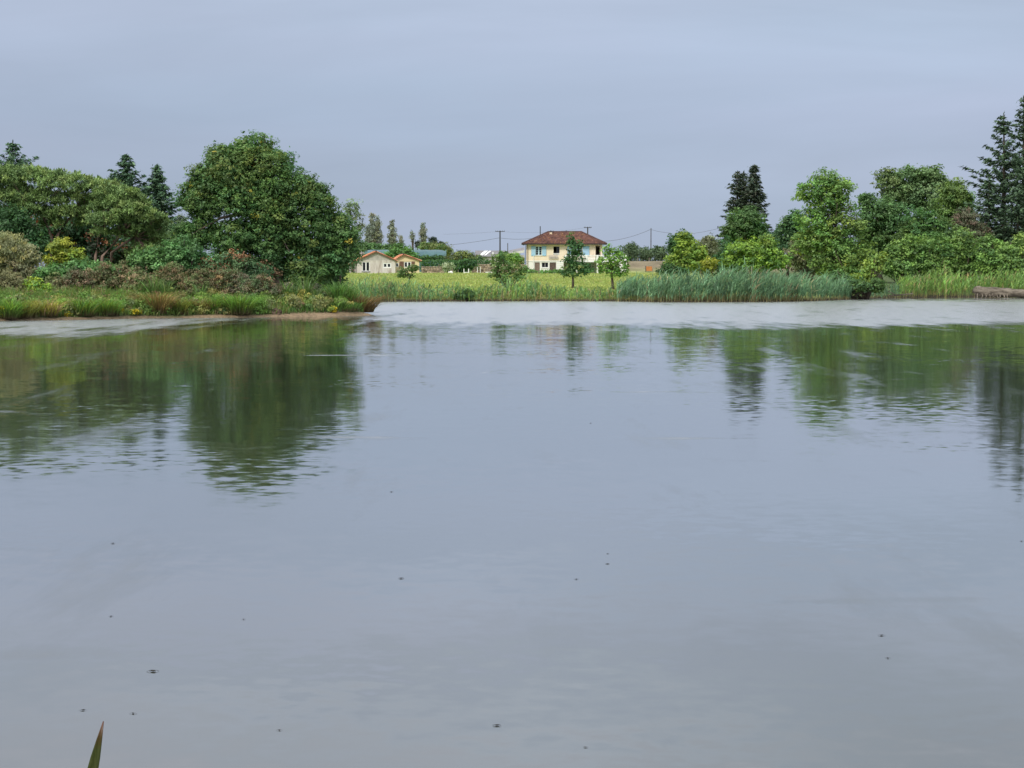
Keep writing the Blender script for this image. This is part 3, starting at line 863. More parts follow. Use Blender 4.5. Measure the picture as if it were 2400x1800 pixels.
tussock("smaller vivid green clump between brown tussock and leafy clump", 508, 106.4, 44, 42, LIMEG, 480, name="leafy_clump")
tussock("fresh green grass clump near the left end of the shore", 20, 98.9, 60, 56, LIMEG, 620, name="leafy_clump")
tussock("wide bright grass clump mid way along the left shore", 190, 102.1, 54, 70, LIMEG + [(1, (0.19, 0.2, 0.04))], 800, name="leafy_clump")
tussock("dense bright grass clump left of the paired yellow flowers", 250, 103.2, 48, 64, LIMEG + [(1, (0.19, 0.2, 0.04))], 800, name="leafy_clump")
for lab, px, D, h in [("left of the largest rush tussock", 330, 108.6, 74), ("tallest behind the largest rush tussock", 362, 108.4, 96), ("just right behind the largest rush tussock", 385, 108.4, 84), ("behind the mid sized rush tussock", 472, 108.4, 76),
                      ("short, leftmost above the bare sand", 655, 110.6, 66), ("second from left above the bare sand", 668, 110.8, 82), ("third from left above the bare sand", 690, 111, 70), ("tallest above the bare sand", 716, 111.6, 104), ("short, just right of the tallest above the sand", 738, 111.5, 64)]:
    tussock("upright green weed stalks " + lab, px, D, h, 14, [(2, (0.10, 0.20, 0.05)), (1, (0.15, 0.2, 0.06))], 110, name="tall_weed", group="upright weeds on the bank", lean=0.12, base_t=(0.09, 0.14, 0.05))
for lab, px, D, h, w in [("left of two clumps by the tip", 792, 112.4, 84, 30), ("right of two clumps, touching the brown tussock at the tip", 815, 112.8, 80, 30)]:
    tussock("tall bright green reeds, " + lab, px, D, h, w, [(2, (0.10, 0.22, 0.05)), (1, (0.15, 0.24, 0.06))], 420, name="reed_clump", group="reeds at the tip", lean=0.18, base_t=(0.09, 0.15, 0.04))
tussock("low green mat of plants at the end of the spit", 800, 110.9, 26, 90, [(1, (0.06, 0.14, 0.03)), (1, (0.09, 0.19, 0.04))], 800, name="leafy_clump")
FLOWER = [(3, (0.30, 0.255, 0.018)), (2, (0.12, 0.17, 0.03))]
for label, px, D, w, h in [("yellow flower patch at the left edge of the shore", 8, 98.7, 36, 32), ("small yellow flower patch alone on the left shore", 160, 101.15, 18, 14), ("left one of two yellow flower patches by the largest tussock", 277, 103.6, 30, 18),
                           ("right one of two yellow flower patches by the largest tussock", 316, 103.85, 34, 16), ("tall yellow flowers at the foot of the leafy green clump", 566, 106.35, 34, 34),
                           ("round yellow flower mound on the sand near the tip", 780, 109.5, 26, 20)]:
    k = D / F
    x = (px - 1200) / F * D
    base = np.array([x, D, gz(x, D)])
    V, T, _ = ellip_leaves([(base + np.array([0, 0, h * k * 0.42]), (w * k * .45, w * k * .4, h * k * .42))], 3.4 * k, 6.0 * k, 7.0, FLOWER, aspect=0.8, up=0.9, jitter=0.1)
    o = mesh_np("flower_patch", V - base, quads(len(V) // 4), LEAF, None, T)
    o.location = base
    tag(o, label, "flowers")
# stones and roots of the cut bank below the great tree
for label, px, D, w, h in [("dark hump of exposed roots beside the bare sand", 640, 107.4, 40, 18), ("brown clod of earth on the sand below the big tree", 735, 109.7, 38, 16), ("long low clod on the sand left of the yellow mound", 690, 108.9, 40, 12),
                           ("earth ledge above the sand in the middle of the spit", 655, 108.4, 34, 14)]:
    k = D / F
    x = (px - 1200) / F * D
    bm = bmesh.new()
    bmesh.ops.create_icosphere(bm, subdivisions=3, radius=1)
    for v in bm.verts:
        f = 1 + 0.35 * wob(v.co.x * 3 + px, v.co.y * 3 + v.co.z * 2.1, 1.5)
        v.co = Vector((v.co.x * w * k * .5 * f, v.co.y * w * k * .35 * f, v.co.z * h * k * .7 * f))
    me = bpy.data.meshes.new("earth_clod"); bm.to_mesh(me); bm.free()
    me.materials.append(plain("earth", (0.11, 0.075, 0.05), 0.95, 0.5, 9.0, bump=0.8))
    o = link(bpy.data.objects.new("earth_clod", me)); o.location = (x, D, gz(x, D))
    tag(o, label, "earth")

# ------------------------------------------------------------------ far bank: meadow, reeds
n = 52000
D = 166 + (348 - 166) * rng.random(n) ** 1.25
px = rng.uniform(735, 1580, n)
x = (px - 1200) / F * D
ok = lake_sdf(x, D) > 0.6
x, D = x[ok], D[ok]
gp = np.stack([x, D, hgt_at(x, D)], 1)
pt = wob(x, D * 0.35, 0.22) + 0.5 * wob(x, D, 0.9) + 0.22 * rng.normal(size=len(x))
for mask, pal, lab, hg in ((pt > 0.0, [(3, (0.32, 0.39, 0.115)), (2, (0.38, 0.41, 0.13)), (0.5, (0.22, 0.32, 0.09))], "yellow flowering meadow grass behind the reeds", 0.24),
                           (pt <= 0.0, [(3, (0.25, 0.35, 0.095)), (1, (0.34, 0.38, 0.11)), (0.6, (0.38, 0.35, 0.17))], "green meadow grass between the reeds and the houses", 0.2)):
    grass_on("meadow_grass", gp[mask], hg, 0.11, pal, (0.24, 0.26, 0.07), kind="stuff", label=lab, cat="grass", seg=2)


def reed_bed(label, pxs, tops, depth, dens, pal, drift=(0.25, 0, 0), straw=(0.34, 0.26, 0.11), width=0.060, low=0.2):
    """reeds rooted along the far shore between pxs[0] and pxs[-1]; tops are the photograph rows their tips reach"""
    P0 = np.array(SHORE)
    a0, a1 = pxs[0], pxs[-1]
    n = int((a1 - a0) / F * 170 * depth * dens * 0.7)
    px = rng.uniform(a0, a1, n)
    spx = P0[:, 0] / P0[:, 1] * F + 1200
    front = np.arange(0, 18)          # the far-bank part of SHORE, right to left
    Ds = np.interp(px, spx[front][::-1], P0[front, 1][::-1])
    off = rng.random(n) ** 0.85 * depth
    Dd = Ds + off - 0.35
    x = (px - 1200) / F * Dd
    z = hgt_at(x, Dd)
    z = np.maximum(z, -0.25)
    ytop = np.interp(px, pxs, tops) + 6.0 * wob(px / 9.0, off, 1.0)
    zt = H - (ytop - 640) / F * Dd
    h = np.maximum(zt - z, 0.6) * rng.uniform(0.55, 1.16, n) * np.where(rng.random(n) < 0.06, 1.2, 1) * (0.86 + 0.20 * off / depth)
    pts = np.stack([x, Dd, z - 0.05], 1)
    gust = 0.5 + 0.5 * wob(x, Dd, 0.55)
    ln = rng.normal(0, 0.13, (n, 3)) * np.array([1, 1, 0]) * h[:, None] + np.array(drift)[None] * (h * gust * 0.8)[:, None]
    ctint = mixtint(pal, n, 0.28) * (0.72 + 0.6 * (0.5 + 0.5 * wob(x * 1.7, Dd, 0.8)))[:, None]
    st = np.array(straw)[None] * np.exp(rng.normal(0, 0.3, (n, 1)))
    V, Fc, T = [], [], []
    nb = 0
    v, f, t = strips(pts, h, ln, np.full(n, width * 0.5), st, ctint * 0.9, seg=3, low=low)
    V.append(v); Fc.append(f); T.append(t); nb += len(v)
    for j in range(5):               # leaves standing off each stem
        s0 = rng.uniform(0.18, 0.85, n)
        root = pts + np.array([0, 0, 1.0]) * (h * s0)[:, None] + ln * (s0 ** 1.8)[:, None]
        lh = h * rng.uniform(0.16, 0.36, n)
        a = rng.uniform(0, 6.283, n)
        ll = np.stack([np.cos(a), np.sin(a) * 0.7, np.zeros(n)], 1) * (lh * rng.uniform(0.4, 1.2, n))[:, None] + np.array(drift)[None] * (lh * 1.2)[:, None]
        v, f, t = strips(root, lh, ll, np.full(n, width), np.where((s0 < low)[:, None], st, ctint), ctint * np.exp(rng.normal(0, 0.15, (n, 1))), seg=2, low=0.05, curl=0.6)
        V.append(v); Fc.append(f + nb); T.append(t); nb += len(v)
    o = mesh_np("reed_bed", np.concatenate(V), np.concatenate(Fc), BLADE, None, np.concatenate(T))
    return tag(o, label, "reeds", kind="stuff")


REED = [(0.7, (0.36, 0.30, 0.15)), (3, (0.15, 0.28, 0.115)), (2, (0.20, 0.33, 0.12)), (1, (0.10, 0.19, 0.09))]
REEDB = [(0.2, (0.34, 0.30, 0.17)), (3, (0.125, 0.235, 0.125)), (2, (0.17, 0.30, 0.15)), (1, (0.085, 0.16, 0.08))]
REEDY = [(0.7, (0.38, 0.31, 0.14)), (3, (0.16, 0.30, 0.075)), (2, (0.22, 0.34, 0.08)), (1, (0.12, 0.21, 0.06))]
reed_bed("green reeds along the shore below the small cottages", [735, 790, 830, 900, 960, 1000, 1040], [650, 655, 655, 650, 660, 664, 668], 3.0, 26, REED, (0.05, 0, 0))
reed_bed("mixed green reeds along the shore below the yellow house", [1040, 1060, 1110, 1150, 1200, 1235, 1260, 1300, 1360, 1420, 1450], [660, 660, 672, 664, 655, 646, 655, 668, 670, 676, 668], 3.0, 24, REEDY + REED, (0.08, 0, 0))
reed_bed("tall blue green wind bent reeds on the jutting shore right of the house", [1445, 1480, 1520, 1560, 1640, 1720, 1800, 1880, 1950, 1990], [652, 646, 642, 640, 634, 629, 636, 641, 646, 653], 3.6, 40, REEDB, (0.42, 0, 0))
reed_bed("low dark reeds under the overhanging bright tree", [1985, 2020, 2060, 2110], [668, 665, 668, 660], 3.0, 20, REEDB, (0.1, 0, 0))
reed_bed("light green reeds by the fallen trunk at the right edge", [2100, 2150, 2200, 2300, 2400, 2480], [646, 640, 632, 640, 628, 630], 5.5, 22, REEDY, (0.3, 0, 0))

# dark low willows in the reed front, shore sticks
tree("willow_scrub", "dark low willow bush at the waterline left of the leafy bush", "bush", 166.3, [(1095, 690, 22, 18), (1075, 695, 16, 12)], dark_pal, trunk=False, leaf_px=5, clump_px=8, cov=3)

# ------------------------------------------------------------------ trees of the far bank, centre
slim = [(3, (0.032, 0.078, 0.030)), (2, (0.045, 0.10, 0.034)), (0.5, (0.09, 0.13, 0.04))]
tree("slender_tree", "slender dark green tree growing in front of the yellow house", "tree", 186, [(1338, 560, 10, 18), (1345, 585, 18, 26), (1350, 612, 24, 22), (1348, 632, 30, 20), (1372, 630, 20, 14), (1325, 640, 16, 10), (1360, 575, 10, 16), (1330, 608, 14, 12)], slim,
     base_px=1343, leaf_px=6, clump_px=7, cov=2.3, r0=0.11, gap=0.1, inner=0.1)
tree("round_tree", "small round light green tree before the balcony of the yellow house", "tree", 180, [(1435, 608, 26, 26), (1424, 586, 12, 16), (1416, 630, 18, 16), (1458, 634, 20, 14), (1446, 588, 10, 14), (1463, 612, 14, 16), (1408, 612, 10, 12), (1440, 640, 24, 12), (1470, 628, 8, 8)],
     [(3, (0.085, 0.175, 0.035)), (2, (0.12, 0.21, 0.04)), (1, (0.05, 0.10, 0.03))], base_px=1437, leaf_px=6, clump_px=7, cov=2.2, r0=0.13, inner=0.1)
tree("leafy_bush", "wide leafy bush in the meadow left of the yellow house", "bush", 186, [(1180, 630, 28, 24), (1162, 612, 15, 20), (1176, 598, 11, 12), (1205, 622, 16, 12), (1218, 642, 20, 18), (1158, 642, 16, 14), (1190, 652, 36, 12), (1228, 630, 10, 9)], [(3, (0.065, 0.115, 0.035)), (2, (0.10, 0.15, 0.045)), (1, G_MID)],
     trunk=False, leaf_px=6, clump_px=7, cov=2.0, inner=0.1)
tree("fruit_bush", "sprawling small tree with bare stems before the cream cottage", "bush", 186, [(945, 636, 14, 10), (965, 630, 16, 10), (975, 627, 10, 7), (938, 645, 10, 6), (955, 646, 20, 5)], [(2, (0.05, 0.095, 0.03)), (1, (0.08, 0.13, 0.04))],
     base_px=952, leaf_px=5.5, clump_px=6, cov=2.2, r0=0.05)
tree("garden_bush", "light green bush by the left wall of the yellow house", "bush", 330, [(1206, 603, 20, 14), (1195, 612, 14, 10)], [(2, G_FRESH), (1, (0.12, 0.2, 0.04))], base_px=1201, leaf_px=5.5, clump_px=7, cov=3)
tree("garden_bush", "olive green bush between the barn roof and the yellow house", "bush", 372, [(1183, 600, 20, 14), (1215, 612, 14, 16), (1176, 612, 18, 16)], [(2, G_MID), (1, G_OLIVE)], base_px=1185, leaf_px=5.5, clump_px=7, cov=3)
pop_pal = [(2, (0.125, 0.145, 0.10)), (2, (0.105, 0.125, 0.085)), (1, (0.15, 0.17, 0.12))]  # distance haze put into the leaf colour as a paler, greyer tint
for label, cx, top, w, bot, c in [("left and lowest of the three joined poplars", 863, 524, 11, 578, 3), ("tallest of the three joined poplars", 873, 497, 12, 578, 3), ("right one of the three joined poplars", 886, 507, 14, 578, 3),
                                  ("single full poplar between the joined trio and the stub", 919, 514, 13, 578, 3), ("short poplar stub between two poplars", 940, 549, 5, 580, 3), ("thin bare limbed poplar with a small tuft", 967, 540, 7, 566, 1.4),
                                  ("grey green poplar at the right end of the row", 992, 518, 12, 575, 2.2)]:
    m = (top + bot) / 2
    tree("poplar_tree", label, "poplar tree", 500, [(cx, m + 4, w * 0.75, (bot - top) / 2 - 2), (cx - 1, top + 14, w * 0.5, 14), (cx, bot - 14, w * 0.7, 16)], pop_pal, leaf_px=4.2, clump_px=5.5, cov=c, base_px=cx, r0=0.3, limbs=12, up=0.2, axis_up=1.0,
         group="row of poplars on the horizon", inner=0.15)
far_pal = [(3, (0.055, 0.10, 0.035)), (1, (0.08, 0.13, 0.045)), (1, G_DARK)]
tree("far_tree", "green trees joined behind the grey cottage roof", "tree", 470, [(845, 580, 30, 18), (885, 582, 34, 14), (925, 580, 26, 12)], far_pal, leaf_px=4.5, clump_px=7)
tree("far_tree", "green tree rising left of the grey cottage", "tree", 390, [(838, 600, 26, 24), (812, 608, 30, 28), (785, 610, 30, 34)], far_pal, leaf_px=5, clump_px=8)
tree("far_tree", "rounded green tree above the gap between the cottages", "tree", 405, [(940, 592, 34, 20), (965, 600, 18, 12), (915, 598, 18, 10)], [(2, G_MID), (1, G_FRESH)], leaf_px=5, clump_px=8)
tree("far_tree", "olive mound of trees behind the teal tunnel", "tree", 480, [(1020, 582, 42, 16), (1000, 578, 20, 12), (1045, 592, 16, 12)], [(2, (0.10, 0.13, 0.04)), (1, G_MID)], leaf_px=4.5, clump_px=7)
tree("far_tree", "dark crowned tree above the teal tunnel", "tree", 484, [(1015, 564, 14, 10), (1035, 572, 10, 8)], [(1, (0.03, 0.045, 0.03))], leaf_px=4.5, clump_px=6)
tree("far_tree", "small dark bush at the foot of the right poplar", "tree", 486, [(979, 572, 7, 10)], [(1, (0.03, 0.045, 0.03))], leaf_px=4.5, clump_px=6)
tree("far_bush", "grey green mound of bushes left of the barn", "bush", 400, [(1085, 601, 34, 15), (1115, 605, 26, 10), (1060, 606, 22, 10)], [(2, (0.06, 0.08, 0.04)), (1, G_OLIVE)], leaf_px=4.5, clump_px=7)
tree("far_bush", "low dark bushes in front of the teal tunnel", "bush", 402, [(1000, 606, 26, 9), (1030, 605, 26, 8)], dark_pal, leaf_px=4.5, clump_px=7)
tree("far_bush", "dark rounded shrub under the clipped hedge", "bush", 362, [(1092, 622, 28, 17), (1078, 630, 20, 10)], [(2, G_DARK), (1, G_MID)], leaf_px=5, clump_px=7)
tree("far_bush", "low weeds growing against the basement of the yellow house", "bush", 338, [(1245, 636, 18, 6), (1280, 637, 22, 5), (1310, 636, 20, 6), (1370, 632, 24, 8), (1225, 637, 14, 6)], [(2, G_MID), (2, G_FRESH)], trunk=False, leaf_px=5, clump_px=5, cov=3)
tree("silver_plant", "pale spiky silver green plant by the low stone wall", "plant", 358, [(1048, 627, 12, 14), (1056, 622, 8, 8)], [(1, (0.16, 0.22, 0.12)), (1, (0.22, 0.27, 0.16))], trunk=False, leaf_px=8, aspect=0.2, clump_px=5, axis_up=1.5, cov=3)


def hedge(label, D, px0, px1, y0, y1, thick, pal, leaf_px=4.5, cov=4.0, rough=0.0):
    """clipped hedge: twigs filled with leaves through a long box"""
    k = D / F
    a, b = P(px0, y1, D), P(px1, y0, D)
    n = int(cov * (px1 - px0) * (y1 - y0) / (leaf_px * leaf_px * 0.3))
    X0 = (a[0] + b[0]) / 2
    base = np.array([X0, D, gz(X0, D)])
    pos = np.stack([rng.uniform(a[0], b[0], n), D + rng.uniform(0, thick, n), a[2] + (b[2] - a[2]) * rng.random(n) ** 0.8], 1)
    bumps = rough * k * (wob(pos[:, 0], pos[:, 1], 0.9) + 0.6 * wob(pos[:, 0], pos[:, 1], 2.3))
    pos[:, 2] = a[2] + (pos[:, 2] - a[2]) * (1 + bumps / max(b[2] - a[2], 0.1))
    L = leaf_px * k * rng.uniform(0.7, 1.3, n)
    V = blades(pos, unit(n), nrm(np.array([0, -0.3, 0.6]) + 0.7 * rng.normal(size=(n, 3))), L, L * 0.6)
    o = mesh_np("hedge", V - base, quads(n), LEAF, None, np.repeat(mixtint(pal, n, 0.22) * FOL, 4, 0))
    o.location = base
    return tag(o, label, "hedge")


hedge("long clipped dark green hedge between the cottages and the yellow house", 375, 985, 1160, 609, 634, 1.6, [(3, (0.035, 0.08, 0.028)), (1, G_MID)], rough=1.5)
hedge("short clipped hedge touching the left wall of the yellow house", 376, 1190, 1229, 607, 627, 1.2, [(3, (0.04, 0.075, 0.028)), (1, G_MID)])
hedge("shaggy dark hedge along the dry embankment right of the house", 386, 1448, 1585, 584, 613, 3.0, [(3, (0.05, 0.08, 0.04)), (1, (0.075, 0.11, 0.05))], rough=12)
for i, (cx, cy, rx, ry) in enumerate([(1478, 582, 20, 14), (1512, 588, 16, 10), (1545, 586, 18, 12)]):
    tree("hedge_tree", ["rounded hedge tree just right of the balcony", "low hedge tree left of the lone pole", "hedge tree right of the lone pole"][i], "tree", 389, [(cx, cy, rx, ry), (cx + 3, cy + 14, rx, ry)], [(3, (0.05, 0.08, 0.04)), (1, (0.075, 0.11, 0.05))], leaf_px=4.5, clump_px=7)

# ------------------------------------------------------------------ trees of the far bank, right
yg = [(3, (0.105, 0.175, 0.032)), (2, (0.15, 0.205, 0.03)), (1, (0.07, 0.12, 0.03))]
tree("dark_tree", "dark tree peeping over the yellow green bush right of the pole", "tree", 240, [(1592, 565, 26, 26), (1578, 582, 18, 26), (1612, 560, 18, 20)], dark_pal, leaf_px=6, clump_px=9)
tree("maple_bush", "yellow green bush left of the twin spruces behind the reeds", "bush", 195, [(1612, 585, 34, 34), (1585, 610, 30, 24), (1640, 600, 26, 26), (1622, 625, 44, 18), (1600, 560, 18, 18)], yg, leaf_px=6.5, clump_px=10, cov=3.6)
tree("dark_bush", "dark bush at the left foot of the yellow green bush", "bush", 193, [(1565, 630, 26, 16), (1590, 635, 24, 12)], dark_pal, leaf_px=6, clump_px=8, trunk=False)
tree("maple_bush", "small glowing lime bush between the two yellow green bushes", "bush", 194, [(1660, 618, 24, 18), (1655, 630, 22, 12)], [(2, (0.18, 0.215, 0.03)), (1, (0.12, 0.18, 0.03))], leaf_px=6, clump_px=8, trunk=False)
tree("willow_bush", "grey olive willow bush behind the yellow green bush", "bush", 214, [(1660, 575, 26, 28), (1645, 590, 20, 28)], [(2, (0.11, 0.125, 0.065)), (1, (0.08, 0.09, 0.05))], leaf_px=6, clump_px=8, aspect=0.35)
sp_pal = [(3, (0.036, 0.052, 0.036)), (2, (0.05, 0.068, 0.042)), (1, (0.068, 0.072, 0.052))]
conifer("spruce_tree", "taller dense spruce of the dark pair behind the round tree", 300, (1767, 384), 570, 52, sp_pal, leaf_px=8, levels=34, power=0.78, gap=0.05, group="dark spruces behind the round tree", dens=1.2)
conifer("spruce_tree", "thinner ragged spruce on the left of the dark pair", 302, (1729, 400), 570, 62, sp_pal, leaf_px=8, levels=26, power=0.8, gap=0.18, ragged=0.4, dens=1.3, group="dark spruces behind the round tree")
conifer("spruce_tree", "slim spare spruce top squeezed between the dark pair", 304, (1743, 402), 560, 34, sp_pal, leaf_px=8, levels=26, power=0.6, gap=0.2, group="dark spruces behind the round tree")
tree("round_tree", "dense round green tree standing before the twin spruces", "tree", 250, [(1748, 522, 50, 42), (1725, 545, 34, 34), (1775, 545, 30, 34)], [(3, (0.042, 0.095, 0.030)), (2, (0.058, 0.12, 0.034))], leaf_px=6, clump_px=9, cov=4.5, base_px=1748)
tree("maple_bush", "broad lime green bush below the round tree and the spruces", "bush", 198, [(1735, 592, 44, 34), (1785, 590, 48, 36), (1822, 612, 36, 24), (1712, 612, 26, 26), (1765, 618, 60, 20), (1800, 570, 22, 20)],
     [(3, (0.09, 0.165, 0.033)), (2, (0.125, 0.20, 0.033)), (1, (0.05, 0.10, 0.028))], leaf_px=6.5, clump_px=10, cov=3.6)
tree("dark_tree", "dark shrubby tree filling the gap right of the round tree", "tree", 235, [(1838, 555, 32, 42), (1868, 545, 36, 52), (1812, 580, 26, 40), (1845, 525, 12, 18), (1862, 510, 14, 20)], [(2, (0.04, 0.085, 0.035)), (1, (0.06, 0.11, 0.04))], leaf_px=6, clump_px=10)
tree("willow_bush", "brownish olive thicket left of the bright tall tree", "bush", 212, [(1875, 600, 40, 40), (1905, 610, 36, 34)], [(2, (0.085, 0.095, 0.045)), (1, (0.06, 0.09, 0.035))], leaf_px=6, clump_px=9, trunk=False)
ash = [(3, (0.078, 0.140, 0.036)), (2, (0.108, 0.172, 0.038)), (1, (0.06, 0.115, 0.03)), (0.1, (0.16, 0.2, 0.03))]
tree("ash_tree", "tall bright green ash standing at the water's edge", "tree", 186,
     [(1935, 420, 36, 26), (1905, 445, 36, 30), (1968, 442, 34, 34), (1875, 460, 20, 14), (1925, 475, 50, 34), (1975, 485, 34, 34), (1910, 520, 50, 34), (1965, 530, 56, 36), (2012, 535, 28, 26), (1900, 560, 40, 30), (1965, 580, 56, 34), (1990, 615, 50, 28), (1925, 600, 34, 32), (1880, 575, 30, 30), (1945, 560, 60, 40), (1950, 630, 40, 22), (1945, 455, 44, 40), (1990, 640, 56, 34), (2030, 600, 36, 40), (1960, 655, 34, 24), (2020, 665, 40, 24)],
     ash, leaf_px=7, clump_px=11, cov=2.8, base_px=1962, r0=0.3, limbs=22, inner=0.12)
tree("willow_bush", "bright lime boughs drooping to the water under the ash", "bush", 180, [(2045, 625, 28, 20), (2062, 608, 18, 20), (2005, 652, 26, 16), (2035, 655, 30, 18), (1985, 668, 22, 14)], [(1.5, (0.13, 0.18, 0.03)), (2, (0.10, 0.16, 0.035))], leaf_px=6.5, clump_px=8, cov=3.0, trunk=False)
tree("willow_bush", "dark green bush hanging over the waterline under the ash", "bush", 179, [(1970, 655, 34, 26), (2010, 670, 40, 20), (1940, 668, 26, 18), (2055, 668, 26, 20)], [(2, (0.05, 0.095, 0.032)), (1, (0.075, 0.13, 0.035))], leaf_px=6, clump_px=8, trunk=False)
tree("dark_tree", "deep green tree right behind the bright ash", "tree", 222, [(2060, 500, 50, 46), (2100, 520, 52, 50), (2035, 540, 34, 44), (2075, 560, 50, 40), (2025, 470, 20, 22)], [(3, (0.046, 0.094, 0.032)), (2, (0.064, 0.12, 0.038))], leaf_px=6.5, clump_px=12)
tree("pale_tree", "broad pale green tree tallest behind the deep green one", "tree", 262, [(2085, 425, 40, 34), (2130, 420, 46, 36), (2180, 418, 44, 36), (2110, 460, 60, 40), (2170, 465, 56, 44), (2210, 440, 22, 30)], [(3, (0.075, 0.125, 0.045)), (2, (0.055, 0.10, 0.036)), (1, (0.10, 0.15, 0.055))],
     leaf_px=6.5, clump_px=12, base_px=2135)
tree("pale_tree", "yellowish green tree left of the tall right hand conifers", "tree", 240, [(2235, 450, 38, 36), (2220, 490, 44, 40), (2260, 480, 30, 40)], [(3, (0.085, 0.14, 0.035)), (2, (0.06, 0.105, 0.03))], leaf_px=6.5, clump_px=12)
tree("dark_tree", "mid green bushy tree below the pale broad tree", "tree", 215, [(2165, 535, 50, 50), (2205, 550, 44, 46), (2130, 560, 36, 40)], [(3, (0.05, 0.098, 0.032)), (2, (0.07, 0.125, 0.036))], leaf_px=6.5, clump_px=11)
tree("willow_bush", "grey brown leafless looking thicket at the conifers' foot", "bush", 219, [(2265, 530, 34, 46), (2290, 555, 36, 40)], [(2, (0.085, 0.10, 0.055)), (1, (0.06, 0.08, 0.04)), (1, (0.10, 0.085, 0.055))], leaf_px=6, clump_px=9, aspect=0.3, trunk=False)
con2 = [(3, (0.045, 0.075, 0.042)), (2, (0.062, 0.10, 0.05)), (1, (0.034, 0.05, 0.034))]
conifer("spruce_tree", "tall open spruce near the right edge with spreading boughs", 226, (2353, 264), 600, 170, con2, leaf_px=10, levels=25, power=0.95, dens=1.25, gap=0.25, ragged=0.4, droop=0.1)
conifer("spruce_tree", "tallest spruce cut by the right edge of the picture", 232, (2400, 222), 600, 105, con2, leaf_px=10, levels=28, power=0.85, dens=1.25, gap=0.25, ragged=0.4, droop=0.1)
conifer("spruce_tree", "lower dark spruce in front of the two tall right hand ones", 222, (2318, 420), 600, 70, con2, leaf_px=9, levels=20, power=0.5, gap=0.1, ragged=0.4)
conifer("spruce_tree", "low wide dark spruce half hidden at the right edge", 220, (2385, 440), 600, 70, con2, leaf_px=9, levels=20, power=0.5, gap=0.1, ragged=0.4)
fr = [(3, (0.085, 0.155, 0.042)), (2, (0.12, 0.195, 0.048)), (1, (0.05, 0.095, 0.03))]
for label, ells in [("green willow bush right of the bright ash above the reeds", [(2110, 595, 42, 38), (2085, 618, 34, 34), (2135, 575, 28, 28), (2110, 630, 50, 26)]), ("fresh green willow bush in the middle of the right shore thicket", [(2185, 582, 50, 40), (2160, 610, 40, 32), (2195, 625, 50, 28)]),
                    ("green willow bush with upright tips below the conifers", [(2255, 568, 32, 38), (2240, 600, 46, 36), (2280, 600, 38, 34), (2255, 628, 50, 24)]), ("wide willow bush above the fallen trunk", [(2330, 596, 50, 38), (2310, 575, 26, 28), (2365, 605, 42, 34), (2335, 628, 56, 24)]),
                    ("willow bush cut by the right edge above the reeds", [(2405, 580, 36, 42), (2440, 600, 40, 44), (2385, 605, 32, 34), (2410, 628, 50, 24)])]:
    tree("willow_bush", label, "bush", 203 + rng.uniform(-1.5, 3), ells, fr, leaf_px=6.5, clump_px=10, cov=3.8, trunk=False, up=0.6)
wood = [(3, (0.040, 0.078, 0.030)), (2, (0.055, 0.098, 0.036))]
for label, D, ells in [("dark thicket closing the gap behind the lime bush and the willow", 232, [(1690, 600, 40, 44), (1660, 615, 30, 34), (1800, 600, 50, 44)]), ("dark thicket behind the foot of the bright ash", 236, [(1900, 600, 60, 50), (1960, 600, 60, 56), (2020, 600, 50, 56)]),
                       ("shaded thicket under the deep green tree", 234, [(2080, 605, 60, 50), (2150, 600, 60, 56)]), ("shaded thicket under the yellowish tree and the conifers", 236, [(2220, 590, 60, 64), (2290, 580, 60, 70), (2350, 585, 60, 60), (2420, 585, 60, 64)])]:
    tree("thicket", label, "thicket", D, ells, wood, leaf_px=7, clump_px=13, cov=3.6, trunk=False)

# ------------------------------------------------------------------ buildings
WHITE = plain("white_paint", (0.80, 0.79, 0.76), 0.7, 0.06, 2.0)
CREAM = plain("cream_render", (0.78, 0.62, 0.40), 0.9, 0.08, 0.8, stops=[(0.3, (0.66, 0.52, 0.36)), (0.48, (0.80, 0.67, 0.50)), (0.75, (0.83, 0.73, 0.58))])
PALEW = plain("whitewash", (0.74, 0.72, 0.66), 0.9, 0.1, 0.9, stops=[(0.25, (0.56, 0.53, 0.47)), (0.5, (0.74, 0.72, 0.66)), (0.8, (0.78, 0.77, 0.72))])
BLUE = plain("blue_shutter_paint", (0.34, 0.52, 0.66), 0.6, 0.12, 4.0)
DOORB = plain("brown_door_wood", (0.12, 0.085, 0.07), 0.8, 0.3, 5.0)
LATT = plain("grey_lattice", (0.33, 0.31, 0.33), 0.8, 0.15, 4.0)
DARKM = plain("dark_metal", (0.03, 0.03, 0.035), 0.6, 0.2, 4.0)
CONC = plain("concrete", (0.36, 0.34, 0.31), 0.9, 0.2, 1.5)
GREYW = plain("stained_grey_render", (0.42, 0.37, 0.31), 0.95, 0.2, 1.0, stops=[(0.30, (0.32, 0.26, 0.21)), (0.45, (0.56, 0.50, 0.45)), (0.7, (0.66, 0.62, 0.57))], stretch=(2.0, 2.0, 0.35))
CREAM2 = plain("pale_yellow_render", (0.68, 0.56, 0.34), 0.9, 0.12, 1.2)
STONE = plain("rubble_stone", (0.27, 0.215, 0.16), 0.95, 0.45, 2.5, bump=0.8)
POLEW = plain("tarred_pole", (0.05, 0.048, 0.05), 0.8, 0.2, 3.0)  # black softened to grey, the veil of far air painted into it
POLEC = plain("grey_pole", (0.09, 0.085, 0.085), 0.8, 0.2, 3.0)
WOODG = plain("weathered_wood", (0.20, 0.165, 0.13), 0.9, 0.3, 4.0, stretch=(1, 1, 4))
gm2, t = new_mat("window_glass")
p = node(t, "ShaderNodeBsdfPrincipled", {"Base Color": (0.012, 0.014, 0.018, 1), "Roughness": 0.06, "IOR": 1.5})
out(t, p.outputs[0])
GLASS = gm2


